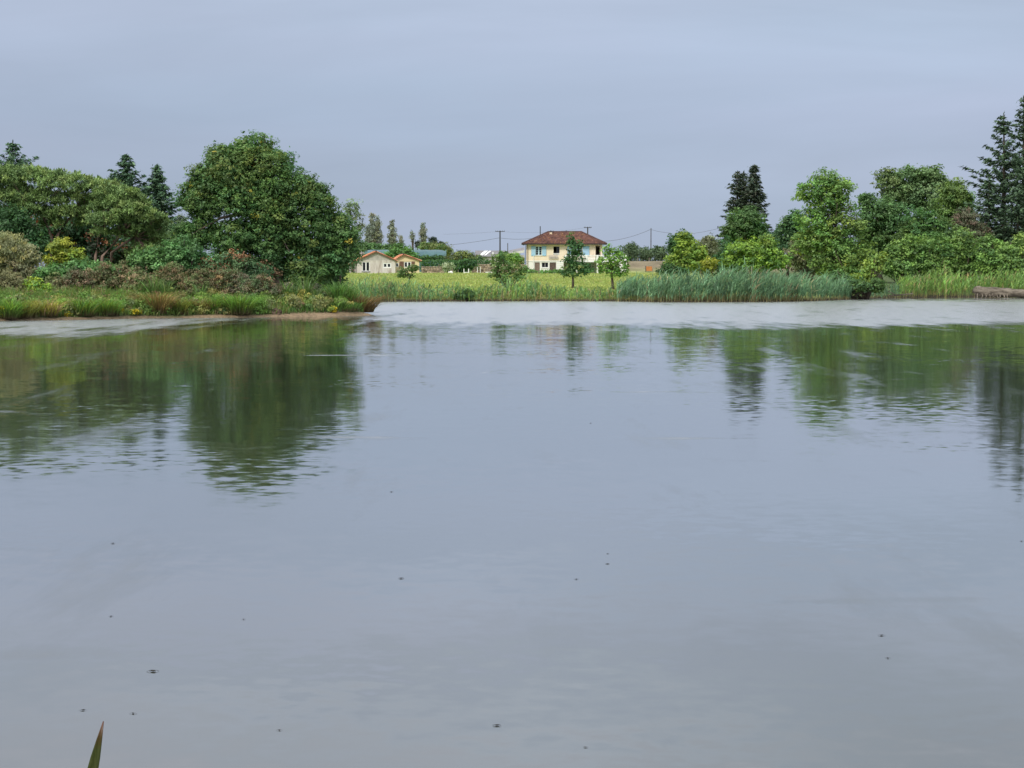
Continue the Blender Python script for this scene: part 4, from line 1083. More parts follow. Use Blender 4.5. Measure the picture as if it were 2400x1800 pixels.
def wall_with_holes(mb, x0, x1, z0, z1, y0, y1, holes):
    """a wall slab in the xz plane, thickness y0..y1, built round its openings"""
    X = sorted({x0, x1, *[h[0] for h in holes], *[h[1] for h in holes]})
    Z = sorted({z0, z1, *[h[2] for h in holes], *[h[3] for h in holes]})
    for i in range(len(X) - 1):
        run = None
        for j in range(len(Z) - 1):
            cx, cz = (X[i] + X[i + 1]) / 2, (Z[j] + Z[j + 1]) / 2
            hole = any(h[0] < cx < h[1] and h[2] < cz < h[3] for h in holes)
            if not hole:
                if run is None: run = Z[j]
            if hole or j == len(Z) - 2:
                end = Z[j] if hole else Z[j + 1]
                if run is not None: mb.box(X[i], X[i + 1], y0, y1, run, end)
                run = None


def window(parent, x0, x1, z0, z1, y, mat, bars=(2, 1), fr=0.07, pane=True, mull=0.05):
    """casement with frame, glazing bars and panes, set in an opening whose outer face is y"""
    f = MB()
    f.box(x0, x1, y, y + 0.08, z0, z0 + fr); f.box(x0, x1, y, y + 0.08, z1 - fr, z1)
    f.box(x0, x0 + fr, y, y + 0.08, z0 + fr, z1 - fr); f.box(x1 - fr, x1, y, y + 0.08, z0 + fr, z1 - fr)
    o = f.build("window", mat, parent)
    nx_, nz_ = bars
    iw, ih = (x1 - x0 - 2 * fr), (z1 - z0 - 2 * fr)
    for i in range(1, nx_):
        xc = x0 + fr + iw * i / nx_
        MB().box(xc - mull, xc + mull, y + 0.004, y + 0.07, z0 + fr, z1 - fr).build("mullion", mat, o)
    for j in range(1, nz_):
        zc = z0 + fr + ih * j / nz_
        for i in range(nx_):
            a = x0 + fr + iw * i / nx_ + (mull if i else 0); b = x0 + fr + iw * (i + 1) / nx_ - (mull if i < nx_ - 1 else 0)
            MB().box(a, b, y + 0.01, y + 0.06, zc - 0.02, zc + 0.02).build("glazing_bar", mat, o)
    if pane:
        for i in range(nx_):
            a = x0 + fr + iw * i / nx_ + (mull if i else 0); b = x0 + fr + iw * (i + 1) / nx_ - (mull if i < nx_ - 1 else 0)
            MB().box(a, b, y + 0.03, y + 0.045, z0 + fr, z1 - fr).build("pane", GLASS, o)
    return o


def tiles_on(parent, quad, across, up, pal, tw=0.24, th=0.38):
    """canal tiles on a roof face. quad: origin, unit vector along the eave, unit vector up the slope; across(v)->(u0,u1) extent at height v"""
    o, eu, ev = [np.array(q, float) for q in quad]
    nn_ = np.cross(eu, ev); nn_ /= np.linalg.norm(nn_)
    if nn_[2] < 0: nn_ = -nn_
    V, Fc, T = [], [], []
    nv = int(math.ceil(up / th))
    for j in range(nv):
        v0, v1 = j * th - 0.04, min((j + 1) * th, up)
        u0, u1 = across(min(j * th + th * 0.5, up))
        nu = int((u1 - u0) / tw)
        if nu < 1: continue
        w = (u1 - u0) / nu
        for i in range(nu):
            ua = u0 + i * w
            c = mixtint(pal, 1, 0.14)[0]
            b = len(V)
            lift = 0.035 + random.uniform(-.008, .012)
            for vv, dz in ((v0, 0.03), (v1, 0.0)):
                for s, hz in ((0.0, 0.0), (0.28, 0.075), (0.72, 0.075), (1.0, 0.0)):
                    V.append(o + eu * (ua + s * w) + ev * vv + nn_ * (hz + dz + lift)); T.append(c)
            for q in range(3):
                Fc.append((b + q, b + q + 1, b + q + 5, b + q + 4))
    ob = mesh_np("roof_tiles", np.array(V), np.array(Fc), TILE, parent, np.array(T))
    ob["kind"] = "stuff"
    return ob


TILEPAL = [(4, (0.150, 0.070, 0.050)), (3, (0.125, 0.060, 0.048)), (1.0, (0.20, 0.092, 0.045)), (0.3, (0.25, 0.14, 0.08))]
ORANGE = [(3, (0.50, 0.20, 0.10)), (2, (0.42, 0.16, 0.08)), (1, (0.58, 0.30, 0.17))]

# ---- the yellow house (local x along the front, y back, z up)
HD = 350.0
ppm = F / HD
hx = (1234 - 1200) / F * HD
hz = H + (640 - 637) / F * HD - 0.15
RZ = math.radians(-2.6)
house = empty("house", (hx, HD, hz), "cream two storey house with brown hipped roof and blue shutters", "house", None, RZ)


def lx(px): return (px - 1234) / ppm
def lz(py): return (637 - py) / ppm + 0.15


XR, DEP = lx(1411), 9.0
zb, ze, zr = lz(612), lz(572), lz(543.5)
holes_b = [(lx(1253), lx(1265), 0.0, lz(615)), (lx(1269.5), lx(1285), lz(627), lz(615)), (lx(1288), lx(1303), 0.0, lz(615))]
mb = MB()
wall_with_holes(mb, 0, lx(1321), -0.4, zb, 0, 0.3, holes_b)
mb.box(0, 0.3, 0.3, DEP, -0.4, zb); mb.box(0.3, XR, DEP - 0.3, DEP, -0.4, zb); mb.box(XR - 0.3, XR, 3.0, DEP - 0.3, -0.4, zb)
mb.box(lx(1321) - 0.3, lx(1321), 0.3, DEP - 0.3, -0.4, zb)
mb.box(lx(1321), XR - 0.3, 3.0, 3.3, -0.4, zb)
o = mb.build("basement_wall", PALEW, house)
holes_u = [(lx(1255.5), lx(1269.5), lz(598), lz(578)), (lx(1297), lx(1311), lz(598), lz(578)), (lx(1341), lx(1364), lz(599), lz(578)), (lx(1395), XR - 0.25, zb + 0.2, ze - 0.1)]
mb = MB()
wall_with_holes(mb, 0, XR, zb, ze, 0, 0.3, holes_u)
mb.box(0, 0.3, 0.3, DEP, zb, ze); mb.box(0.3, XR, DEP - 0.3, DEP, zb, ze); mb.box(XR - 0.3, XR, 1.5, DEP - 0.3, zb, ze)
mb.box(lx(1393), lx(1395), 0.3, 1.5, zb, ze)
wall_with_holes(mb, lx(1395), XR - 0.3, zb, ze, 1.5, 1.7, [(lx(1396), lx(1405), zb + 0.2, lz(577))])
mb.build("wall", CREAM, house)
MB().box(0.3, XR - 0.3, 0.31, DEP - 0.31, zb - 0.2, zb - 0.003).build("floor", CONC, house)
MB().box(0.3, XR - 0.3, 0.31, DEP - 0.31, ze - 0.02, ze + 0.06).build("ceiling", CONC, house)
MB().box(-0.04, XR + 0.02, -0.05, -0.002, zb - 0.02, zb + 0.09).build("string_course", WHITE, house)
MB().box(XR - 0.22, XR, 0.02, 0.24, zb, ze - 0.1).build("porch_post", WHITE, house)
# roof
ov = 0.72
e0, e1, f0, f1 = -ov, XR + ov, -ov, DEP + ov
rx0, rx1, ry = lx(1283), lx(1361), DEP / 2
zE = ze - 0.02
A, B, Cc, Dd = (e0, f0, zE), (e1, f0, zE), (e1, f1, zE), (e0, f1, zE)
R0, R1 = (rx0, ry, zr), (rx1, ry, zr)
mb = MB()
mb.poly([A, B, R1, R0]); mb.poly([B, Cc, R1]); mb.poly([Cc, Dd, R0, R1]); mb.poly([Dd, A, R0]); mb.poly([A, Dd, Cc, B])
roof = mb.build("roof", plain("roof_boards", (0.14, 0.06, 0.045), 0.9, 0.3, 3), house)
sl = math.hypot(ry - f0, zr - zE)
evv = np.array([0, (ry - f0) / sl, (zr - zE) / sl])
tiles_on(roof, (A, (1, 0, 0), evv), lambda v: ((rx0 - e0) * v / sl, (e1 - e0) - (e1 - rx1) * v / sl), sl, TILEPAL)
tiles_on(roof, (Dd, (1, 0, 0), evv * np.array([1, -1, 1])), lambda v: ((rx0 - e0) * v / sl, (e1 - e0) - (e1 - rx1) * v / sl), sl, TILEPAL)
s2 = math.hypot(rx0 - e0, zr - zE)
tiles_on(roof, (A, (0, 1, 0), ((rx0 - e0) / s2, 0, (zr - zE) / s2)), lambda v: ((ry - f0) * v / s2, (f1 - f0) - (f1 - ry) * v / s2), s2, TILEPAL)
s3 = math.hypot(e1 - rx1, zr - zE)
tiles_on(roof, (B, (0, 1, 0), (-(e1 - rx1) / s3, 0, (zr - zE) / s3)), lambda v: ((ry - f0) * v / s3, (f1 - f0) - (f1 - ry) * v / s3), s3, TILEPAL)
RIDGE = plain("ridge_tile", (0.085, 0.05, 0.045), 0.9, 0.3, 4)
lift = Vector((0, 0, 0.10))
for a, b in ((A, R0), (B, R1), (R0, R1), (Cc, R1), (Dd, R0)):
    MB().tube([Vector(a) + lift, Vector(b) + lift], 0.12, 6).build("ridge_cap", RIDGE, roof)
MB().tube([(e0, f0 - 0.06, zE - 0.03), (e1, f0 - 0.06, zE - 0.03)], 0.075, 6).build("gutter", DARKM, house)
MB().tube([(e0 - 0.06, f0, zE - 0.03), (e0 - 0.06, f1, zE - 0.03)], 0.075, 6).build("gutter", DARKM, house)
MB().tube([(0.22, f0 - 0.02, zE - 0.1), (0.2, -0.08, zE - 0.45), (0.2, -0.08, 0)], 0.055, 6).build("downpipe", plain("pipe", (0.22, 0.16, 0.11), 0.7), house)
MB().tube([(-0.1, 0.12, zE - 0.1), (-0.1, 0.12, -0.1)], 0.06, 6).build("downpipe", DARKM, house)
MB().tube([(lx(1250.5), -0.07, lz(600)), (lx(1250.5), -0.07, 0)], 0.05, 6).build("downpipe", WHITE, house)
cx0 = (lx(1287) + lx(1292)) / 2
zc = zE + (zr - zE) * ((3.55 - f0) / (ry - f0))
ch = MB().box(cx0 - 0.2, cx0 + 0.2, 3.35, 3.75, zc - 0.5, lz(543.5) + 0.02).build("chimney", CREAM, roof)
MB().box(cx0 - 0.26, cx0 + 0.26, 3.29, 3.81, lz(543.5) + 0.022, lz(542.4) + 0.02).build("chimney_cap", DARKM, roof)
MB().tube([(cx0, 3.55, lz(542.4)), (cx0, 3.55, lz(539.5))], 0.09, 6).build("chimney_pot", DARKM, roof)
MB().tube([(lx(1294.7), 3.7, zc), (lx(1294.7), 3.7, lz(539.5))], 0.05, 6).build("flue_pipe", DARKM, roof)
MB().tube([(lx(1325.5), ry, zr), (lx(1325.5), ry, zr + 0.32)], 0.06, 6).build("flue_pipe", DARKM, roof)


BATTEN = plain("shutter_batten", (0.34, 0.58, 0.72), 0.6, 0.1)


def shutter(x0, x1, z0, z1, y=-0.07):
    m = MB().box(x0, x1, y, y + 0.05, z0, z1).build("shutter", BLUE, house)
    for zz in (z0 + 0.22, z1 - 0.22): MB().box(x0 + 0.02, x1 - 0.02, y - 0.03, y - 0.002, zz - 0.06, zz + 0.06).build("batten", BATTEN, m)


shutter(lx(1245), lx(1255), lz(600), lz(577)); shutter(lx(1270.3), lx(1280.3), lz(600), lz(577))
shutter(lx(1329.5), lx(1340), lz(600.5), lz(577)); shutter(lx(1365), lx(1381), lz(600.5), lz(577))
PBLUE = plain("pale_blue_frame", (0.50, 0.68, 0.78), 0.6, 0.05)
window(house, lx(1255.5), lx(1269.5), lz(598), lz(578), 0.1, PBLUE, (2, 4), 0.05, mull=0.09)
window(house, lx(1341), lx(1364), lz(599), lz(578), 0.1, PBLUE, (2, 3), 0.06)
MB().box(lx(1253), lx(1272), -0.12, 0.09, lz(598) - 0.09, lz(598) - 0.003).build("window_sill", WHITE, house)
# open dark window with its small rail and curtain
w2 = window(house, lx(1297), lx(1311), lz(598), lz(578), 0.12, DARKM, (2, 1), 0.05, pane=False, mull=0.02)
MB().box(lx(1304.4), lx(1310.6), 0.155, 0.17, lz(597), lz(578.7)).build("pane", GLASS, w2)
b = MB()
for i in range(7):
    xx = lx(1298) + i * (lx(1310.5) - lx(1298)) / 6
    b.tube([(xx, 0.04, lz(598)), (xx + 0.04, 0.03, lz(596)), (xx, 0.04, lz(594.6))], [0.04, 0.07, 0.03], 6)
b.box(lx(1297), lx(1311), 0.0, 0.08, lz(594.5), lz(593.6))
b.build("window_rail", WHITE, house)
# lattice flower rack below it
r = MB()
rx_0, rx_1, rz0, rz1 = lx(1286), lx(1307), lz(606), lz(599.3)
r.box(rx_0, rx_1, -0.32, -0.26, rz0, rz0 + 0.06); r.box(rx_0, rx_1, -0.32, -0.26, rz1 - 0.06, rz1)
rack = r.build("flower_rack", LATT, house)
for i in range(11):
    xx = rx_0 + 0.02 + i * (rx_1 - rx_0 - 0.1) / 10
    MB().box(xx, xx + 0.06, -0.315, -0.265, rz0 + 0.061, rz1 - 0.061).build("bar", LATT, rack)
MB().box(rx_0, rx_0 + 0.05, -0.26, 0.0, rz0, rz0 + 0.05).box(rx_1 - 0.05, rx_1, -0.26, 0.0, rz0, rz0 + 0.05).build("bracket", LATT, rack)
# basement doors and window
for a, b_, m in ((1253, 1265, plain("brown_trellis_door", (0.20, 0.145, 0.115), 0.8, 0.5, 9)), (1288, 1303, DOORB)):
    dd = MB().box(lx(a) + 0.03, lx(b_) - 0.03, 0.12, 0.18, 0, lz(615) - 0.03).build("door", m, house)
    for i in range(4):
        xx = lx(a) + 0.05 + i * (lx(b_) - lx(a) - 0.13) / 3
        MB().box(xx, xx + 0.05, 0.09, 0.118, 0.02, lz(615) - 0.06).build("door_slat", m, dd)
window(house, lx(1269.5), lx(1285), lz(627), lz(615), 0.1, WHITE, (2, 1), 0.05, mull=0.02)
MB().box(lx(1268), lx(1286.5), -0.08, 0.09, lz(627) - 0.09, lz(627) - 0.003).build("window_sill", WHITE, house)
for i in range(5):
    zz = 0.2 + i * 0.33
    MB().box(lx(1305), lx(1320), -0.035, -0.002, zz, zz + 0.29).build("louvre_panel", WHITE, house)
# balcony and terrace
bx0, bx1 = lx(1323), lx(1468)
slab = MB().box(bx0, XR + 0.02, -1.5, -0.052, zb - 0.18, zb + 0.12).box(XR + 0.02, bx1, -1.5, 3.0, zb - 0.18, zb + 0.12).build("balcony_slab", WHITE, house)
rail = MB().box(bx0, bx1, -1.5, -1.34, zb + 0.86, zb + 0.97).box(bx1 - 0.16, bx1, -1.33, 3.0, zb + 0.86, zb + 0.97).build("balustrade", WHITE, house)
nbal = 52
for i in range(nbal):
    xx = bx0 + 0.15 + i * (bx1 - bx0 - 0.3) / (nbal - 1)
    if i % 9 == 0 or i == nbal - 1:
        MB().box(xx - 0.13, xx + 0.13, -1.53, -1.30, zb + 0.122, zb + 0.858).build("baluster_pier", WHITE, rail)
    else:
        MB().tube([(xx, -1.42, zb + 0.122), (xx, -1.42, zb + 0.3), (xx, -1.42, zb + 0.5), (xx, -1.42, zb + 0.858)], [0.05, 0.085, 0.045, 0.05], 6).build("baluster", WHITE, rail)
for i in range(12):
    yy = -1.1 + i * 0.34
    MB().tube([(bx1 - 0.08, yy, zb + 0.122), (bx1 - 0.08, yy, zb + 0.3), (bx1 - 0.08, yy, zb + 0.5), (bx1 - 0.08, yy, zb + 0.858)], [0.05, 0.085, 0.045, 0.05], 6).build("baluster", WHITE, rail)
for xx in (lx(1352), lx(1400), lx(1424), bx1 - 0.2):
    MB().box(xx - 0.14, xx + 0.14, -1.42, -1.14, -0.4, zb - 0.182).build("pillar", PALEW, house)
MB().box(XR + 0.6, bx1 - 0.4, 1.0, 1.25, -0.4, zb - 0.182).build("terrace_wall", PALEW, house)
for i in range(10):
    MB().box(bx1 - 1.3, bx1 - 0.003, -1.502 - 0.28 * (i + 1), -1.502 - 0.28 * i, -0.5, zb + 0.1 - 0.2 * (i + 1)).build("step", PALEW, house)

# ---- the two cottages
def cottage(label, D, px0, px1, apex, eave_y, base_y, depth, rz, wallm, pal, gable_m):
    k = F / D
    X = (px0 - 1200) / F * D
    z0 = H + (640 - base_y) / F * D
    root = empty("cottage", (X, D, z0), label, "cottage", None, rz)
    w = (px1 - px0) / k
    ax = (apex[0] - px0) / k
    he, ha = (base_y - eave_y) / k, (base_y - apex[1]) / k
    return root, k, w, ax, he, ha


def gable_roof(root, w, ax, he, ha, depth, pal, ov=0.35):
    sL, sR = (ha - he) / ax, (ha - he) / (w - ax)
    L = (-ov, he - sL * ov); Rr = (w + ov, he - sR * ov)
    mb = MB()
    th = 0.10
    for (xa, za), (xb, zb_) in ((L, (ax, ha)), ((ax, ha), Rr)):
        b = len(mb.v)
        mb.v += [(xa, -ov, za), (xb, -ov, zb_), (xb, depth + ov, zb_), (xa, depth + ov, za), (xa, -ov, za + th), (xb, -ov, zb_ + th), (xb, depth + ov, zb_ + th), (xa, depth + ov, za + th)]
        mb.f += [tuple(b + i for i in q) for q in ((0, 3, 2, 1), (4, 5, 6, 7), (0, 1, 5, 4), (2, 3, 7, 6), (0, 4, 7, 3), (1, 2, 6, 5))]
    roof = mb.build("roof", plain("cottage_roof_board", (0.22, 0.11, 0.07), 0.9, 0.3, 3), root)
    lnL = math.hypot(ax + ov, ha - L[1]); lnR = math.hypot(Rr[0] - ax, ha - Rr[1])
    tiles_on(roof, ((L[0], depth + ov, L[1] + th), (0, -1, 0), ((ax + ov) / lnL, 0, (ha - L[1]) / lnL)), lambda v: (0, depth + 2 * ov), lnL, pal)
    tiles_on(roof, ((Rr[0], -ov, Rr[1] + th), (0, 1, 0), ((ax - Rr[0]) / lnR, 0, (ha - Rr[1]) / lnR)), lambda v: (0, depth + 2 * ov), lnR, pal)
    MB().tube([(ax, -ov, ha + th + 0.08), (ax, depth + ov, ha + th + 0.08)], 0.13, 6).build("ridge_cap", RIDGE, roof)
    return roof


def gable_walls(root, w, ax, he, ha, depth, holes, mat, gmat):
    mb = MB()
    wall_with_holes(mb, 0, w, -0.4, he, 0, 0.25, holes)
    mb.box(0, 0.25, 0.25, depth, -0.4, he); mb.box(w - 0.25, w, 0.25, depth, -0.4, he); mb.box(0.25, w - 0.25, depth - 0.25, depth, -0.4, he)
    mb.build("wall", mat, root)
    g = MB()
    z = he + 0.002
    for y in (0.0, depth - 0.2):
        b = len(g.v)
        g.v += [(0, y, z), (w, y, z), (ax, y, ha - 0.02), (0, y + 0.2, z), (w, y + 0.2, z), (ax, y + 0.2, ha - 0.02)]
        g.f += [(b, b + 1, b + 2), (b + 3, b + 5, b + 4), (b, b + 3, b + 4, b + 1), (b + 1, b + 4, b + 5, b + 2), (b + 2, b + 5, b + 3, b)]
    g.build("gable", gmat, root)
    MB().box(-0.02, w + 0.02, -0.03, -0.002, he - 0.06, he + 0.05).build("string_course", mat, root)


root, k, w, ax, he, ha = cottage("stained grey cottage with orange tiled gable and white windows", 345, 838, 927, (882, 591), 611, 647, 8, math.radians(7), None, None, None)
c1 = lambda px: (px - 838) / k
c1z = lambda py: (647 - py) / k
GABLE = plain("grey_gable_boards", (0.40, 0.37, 0.33), 0.9, 0.2, 2.0)
h1 = (c1(849.5), c1(867), c1z(636), c1z(613.5)); h2 = (c1(898), c1(917.5), c1z(628), c1z(616))
gable_walls(root, w, ax, he, ha, 8, [h1, h2], GREYW, GABLE)
gable_roof(root, w, ax, he, ha, 8, ORANGE)
window(root, *h1, 0.05, WHITE, (2, 1), 0.1, mull=0.09); window(root, *h2, 0.05, WHITE, (2, 1), 0.17, mull=0.12)
MB().box(h1[0] - 0.08, h1[1] + 0.08, -0.1, 0.04, h1[2] - 0.09, h1[2] - 0.003).build("window_sill", DARKM, root)
MB().box(c1(848.5), c1(926), -0.05, -0.002, 0, c1z(640)).build("plinth", PALEW, root)
lean = MB()
wall_with_holes(lean, c1(822), c1(837.6), -0.3, c1z(617), 1.0, 1.15, [(c1(825), c1(832), 0, c1z(620))])
lean.box(c1(822), c1(822) + 0.15, 1.151, 5, -0.3, c1z(617))
lean.build("side_porch", plain("grey_planks", (0.33, 0.30, 0.28), 0.9, 0.2, 5), root)
MB().box(c1(825), c1(832), 1.05, 1.1, 0, c1z(620)).build("door", DOORB, root)
b = MB(); v = [(c1(820), 0.7, c1z(617.5)), (c1(838.2), 0.7, c1z(613)), (c1(838.2), 5.2, c1z(613)), (c1(820), 5.2, c1z(617.5))]
b.poly(v); b.poly([(q[0], q[1], q[2] - 0.12) for q in v][::-1])
for i in range(4):
    p0, p1 = v[i], v[(i + 1) % 4]
    b.poly([p1, p0, (p0[0], p0[1], p0[2] - 0.12), (p1[0], p1[1], p1[2] - 0.12)])
b.build("porch_roof", plain("porch_tile", (0.38, 0.19, 0.10), 0.9, 0.3, 5), root)
an = MB().tube([(c1(849), 2.0, c1z(607)), (c1(849), 2.0, c1z(588))], 0.03, 5)
for zz in (590, 593): an.tube([(c1(845.5), 2.0, c1z(zz + 1)), (c1(856), 2.0, c1z(zz + 2))], 0.025, 5)
for q in (847, 850, 853, 856): an.tube([(c1(q), 1.6, c1z(594)), (c1(q), 2.4, c1z(593))], 0.02, 4)
an.build("aerial", plain("aerial_metal", (0.6, 0.6, 0.6), 0.4), root)

root, k, w, ax, he, ha = cottage("small pale yellow cottage with orange tiled roof and brown shutters", 352, 924, 983, (946, 598), 611, 642, 8, math.radians(7), None, None, None)
c2 = lambda px: (px - 924) / k
c2z = lambda py: (642 - py) / k
h1 = (c2(927.5), c2(935), c2z(626), c2z(616)); h2 = (c2(947.5), c2(964), c2z(627), c2z(613.5))
gable_walls(root, w, ax, he, ha, 8, [h1, h2], CREAM2, CREAM2)
gable_roof(root, w, ax, he, ha, 8, ORANGE)
window(root, *h1, 0.05, WHITE, (1, 1), 0.12); window(root, *h2, 0.05, WHITE, (2, 1), 0.12, mull=0.1)
SHB = plain("brown_shutter_wood", (0.16, 0.09, 0.06), 0.8, 0.25, 5)
for a, b_ in ((936.5, 946.5), (964.8, 972.5)):
    s_ = MB().box(c2(a), c2(b_), -0.07, -0.02, c2z(627.5), c2z(613)).build("shutter", SHB, root)
    MB().box(c2(a) + 0.03, c2(b_) - 0.03, -0.1, -0.072, c2z(617), c2z(615.8)).build("batten", SHB, s_)

# ---- teal tunnel greenhouse
TD = 440.0
kk = TD / F
tx0, tx1 = (852 - 1200) * kk, (1046 - 1200) * kk
tz = gz((tx0 + tx1) / 2, TD)
ztop = H + (640 - 585.5) * kk
tunnel = empty("polytunnel", ((tx0 + tx1) / 2, TD, tz), "long teal covered polytunnel behind the cottages", "polytunnel")
TEAL = plain("teal_sheeting", (0.075, 0.23, 0.25), 0.45, 0.2, 0.6, stops=[(0.3, (0.045, 0.10, 0.12)), (0.7, (0.075, 0.15, 0.155))])  # haze greying is mixed into the sheeting colour itself
hw, hh, n = 3.6, ztop - tz, 12
half = (tx1 - tx0) / 2
v, f = [], []
ns = 17
for i in range(ns):
    xx = -half + 2 * half * i / (ns - 1)
    sag = 0.05 * math.sin(i * math.pi) if i % 2 == 0 else -0.05
    for j in range(n + 1):
        a = math.pi * j / n
        endf = 1.0 if 0 < i < ns - 1 else 0.93
        v.append((xx, -math.cos(a) * hw * endf, (max(math.sin(a), 0) ** 0.6) * (hh + sag) * endf))
for i in range(ns - 1):
    for j in range(n):
        q = i * (n + 1) + j
        f.append((q, q + 1, q + n + 2, q + n + 1))
mesh_py("cover", v, f, TEAL, tunnel, True)
for i in range(0, ns, 2):
    xx = -half + 2 * half * i / (ns - 1)
    MB().tube([(xx, -math.cos(math.pi * j / n) * (hw + 0.03), (max(math.sin(math.pi * j / n), 0) ** 0.6) * (hh + 0.04)) for j in range(n + 1)], 0.045, 4).build("hoop", plain("hoop_metal", (0.12, 0.22, 0.22), 0.5), tunnel)
for sx in (-1, 1):
    MB().poly([(sx * (half - 0.05), -math.cos(math.pi * j / n) * hw * 0.92, (max(math.sin(math.pi * j / n), 0) ** 0.6) * hh * 0.92) for j in range(n + 1)]).build("end_panel", plain("pale_sheeting", (0.42, 0.50, 0.46), 0.5), tunnel)

# ---- barn with grey roof
BD = 470.0
kk = BD / F
bz = gz((1160 - 1200) * kk, BD)
barn = empty("barn", ((1113 - 1200) * kk, BD, bz), "low grey roofed barn with white roof strips behind the hedge", "barn")
bw = (1186 - 1113) * kk
z_r, z_e = H + (640 - 587) * kk - bz, H + (640 - 601.5) * kk - bz
bd = 5.0
ROOFG = plain("grey_fibre_sheet", (0.20, 0.19, 0.195), 0.9, 0.25, 0.8, stretch=(1, 1, 1))
mb = MB()
nn_ = 60
for i in range(nn_):
    xa, xb = bw * i / nn_, bw * (i + 1) / nn_
    dz0, dz1 = 0.05 * (i % 2), 0.05 * ((i + 1) % 2)
    off = -2.2
    mb.poly([(xa + off * 0 , -0.4, z_e + dz0), (xb, -0.4, z_e + dz1), (xb, bd, z_r + dz1), (xa, bd, z_r + dz0)])
    mb.poly([(xa, bd, z_r + dz0), (xb, bd, z_r + dz1), (xb, 2 * bd, z_e + dz1), (xa, 2 * bd, z_e + dz0)])
mb.build("roof", ROOFG, barn)
for xa, xb in ((0.9, 1.7), (2.0, 2.4)):
    s0, s1 = 0.15, 0.9
    MB().poly([(xa, -0.4 + 5.4 * s0, z_e + (z_r - z_e) * s0 + 0.09), (xb, -0.4 + 5.4 * s0, z_e + (z_r - z_e) * s0 + 0.09), (xb + 1.2, -0.4 + 5.4 * s1, z_e + (z_r - z_e) * s1 + 0.09), (xa + 1.2, -0.4 + 5.4 * s1, z_e + (z_r - z_e) * s1 + 0.09)]).build("roof_strip", WHITE, barn)
MB().box(0.1, bw - 0.1, 0, 0.25, -0.4, z_e).box(0.1, 0.35, 0.251, 2 * bd, -0.4, z_e).box(bw - 0.35, bw - 0.1, 0.251, 2 * bd, -0.4, z_e).build("wall", CONC, barn)
MB().box(bw * 0.56, bw * 0.60, 0.9, 1.4, z_e + 0.5, z_e + 1.0).build("roof_vent", WHITE, barn)
shed = empty("shed", ((1188 - 1200) * kk, BD, bz), "pale edged shed roof just left of the yellow house", "shed")
sw = (1229 - 1188) * kk
za, zb2 = H + (640 - 590.5) * kk - bz, H + (640 - 582.5) * kk - bz
v = [(0, 0, za - 0.4), (sw, 0, zb2 - 0.4), (sw, 4, zb2 + 0.3), (0, 4, za + 0.3)]
b = MB(); b.poly(v); b.poly([(q[0], q[1], q[2] - 0.2) for q in v][::-1])
b.build("roof", ROOFG, shed)
b = MB()
b.poly([(0, -0.02, za - 0.65), (sw, -0.02, zb2 - 0.9), (sw, -0.02, zb2 - 0.35), (0, -0.02, za - 0.35)])
b.build("fascia", plain("pale_fascia", (0.55, 0.54, 0.5), 0.8), shed)
MB().box(0.1, sw, 0.1, 0.3, -0.4, za - 0.7).build("wall", CONC, shed)

# ---- low stone wall and bits and pieces along the far edge of the meadow
for label, px0, px1, y0, y1, D in [("low rubble wall right of the cream cottage", 988, 1062, 627, 642, 366), ("low brown wall before the hedge near the leafy bush", 1105, 1232, 622, 642, 368)]:
    k = D / F
    X0, X1 = (px0 - 1200) * k, (px1 - 1200) * k
    zt, z0 = H + (640 - y0) * k, H + (640 - y1) * k - 0.2
    w_ = empty("stone_wall", ((X0 + X1) / 2, D, z0), label, "wall")
    L = X1 - X0
    MB().box(-L / 2, L / 2, 0.1, 0.4, 0, zt - z0 - 0.12).build("core", STONE, w_)
    st_v, st_f, st_t = [], [], []
    zz = 0.0
    while zz < zt - z0 - 0.05:
        hh_ = random.uniform(0.2, 0.3)
        xx = -L / 2
        while xx < L / 2 - 0.1:
            ww = random.uniform(0.3, 0.6)
            b = MB().box(xx, min(xx + ww - 0.03, L / 2), 0.1 - random.uniform(0.03, 0.1), 0.45, zz, zz + hh_ - 0.025 + random.uniform(-.03, .03))
            o_ = len(st_v); st_v += b.v; st_f += [tuple(i + o_ for i in q) for q in b.f]
            c = np.array([0.30, 0.235, 0.17]) * math.exp(random.gauss(0, 0.3)); st_t += [c] * 8
            xx += ww
        zz += hh_
    ob = mesh_np("stones", np.array(st_v), np.array(st_f), tinted("stone_tint", 0.95), w_, np.array(st_t)); ob["kind"] = "stuff"


def at_field(px, D, py=None):
    X = (px - 1200) / F * D
    return X, D, (gz(X, D) if py is None else H + (640 - py) / F * D)


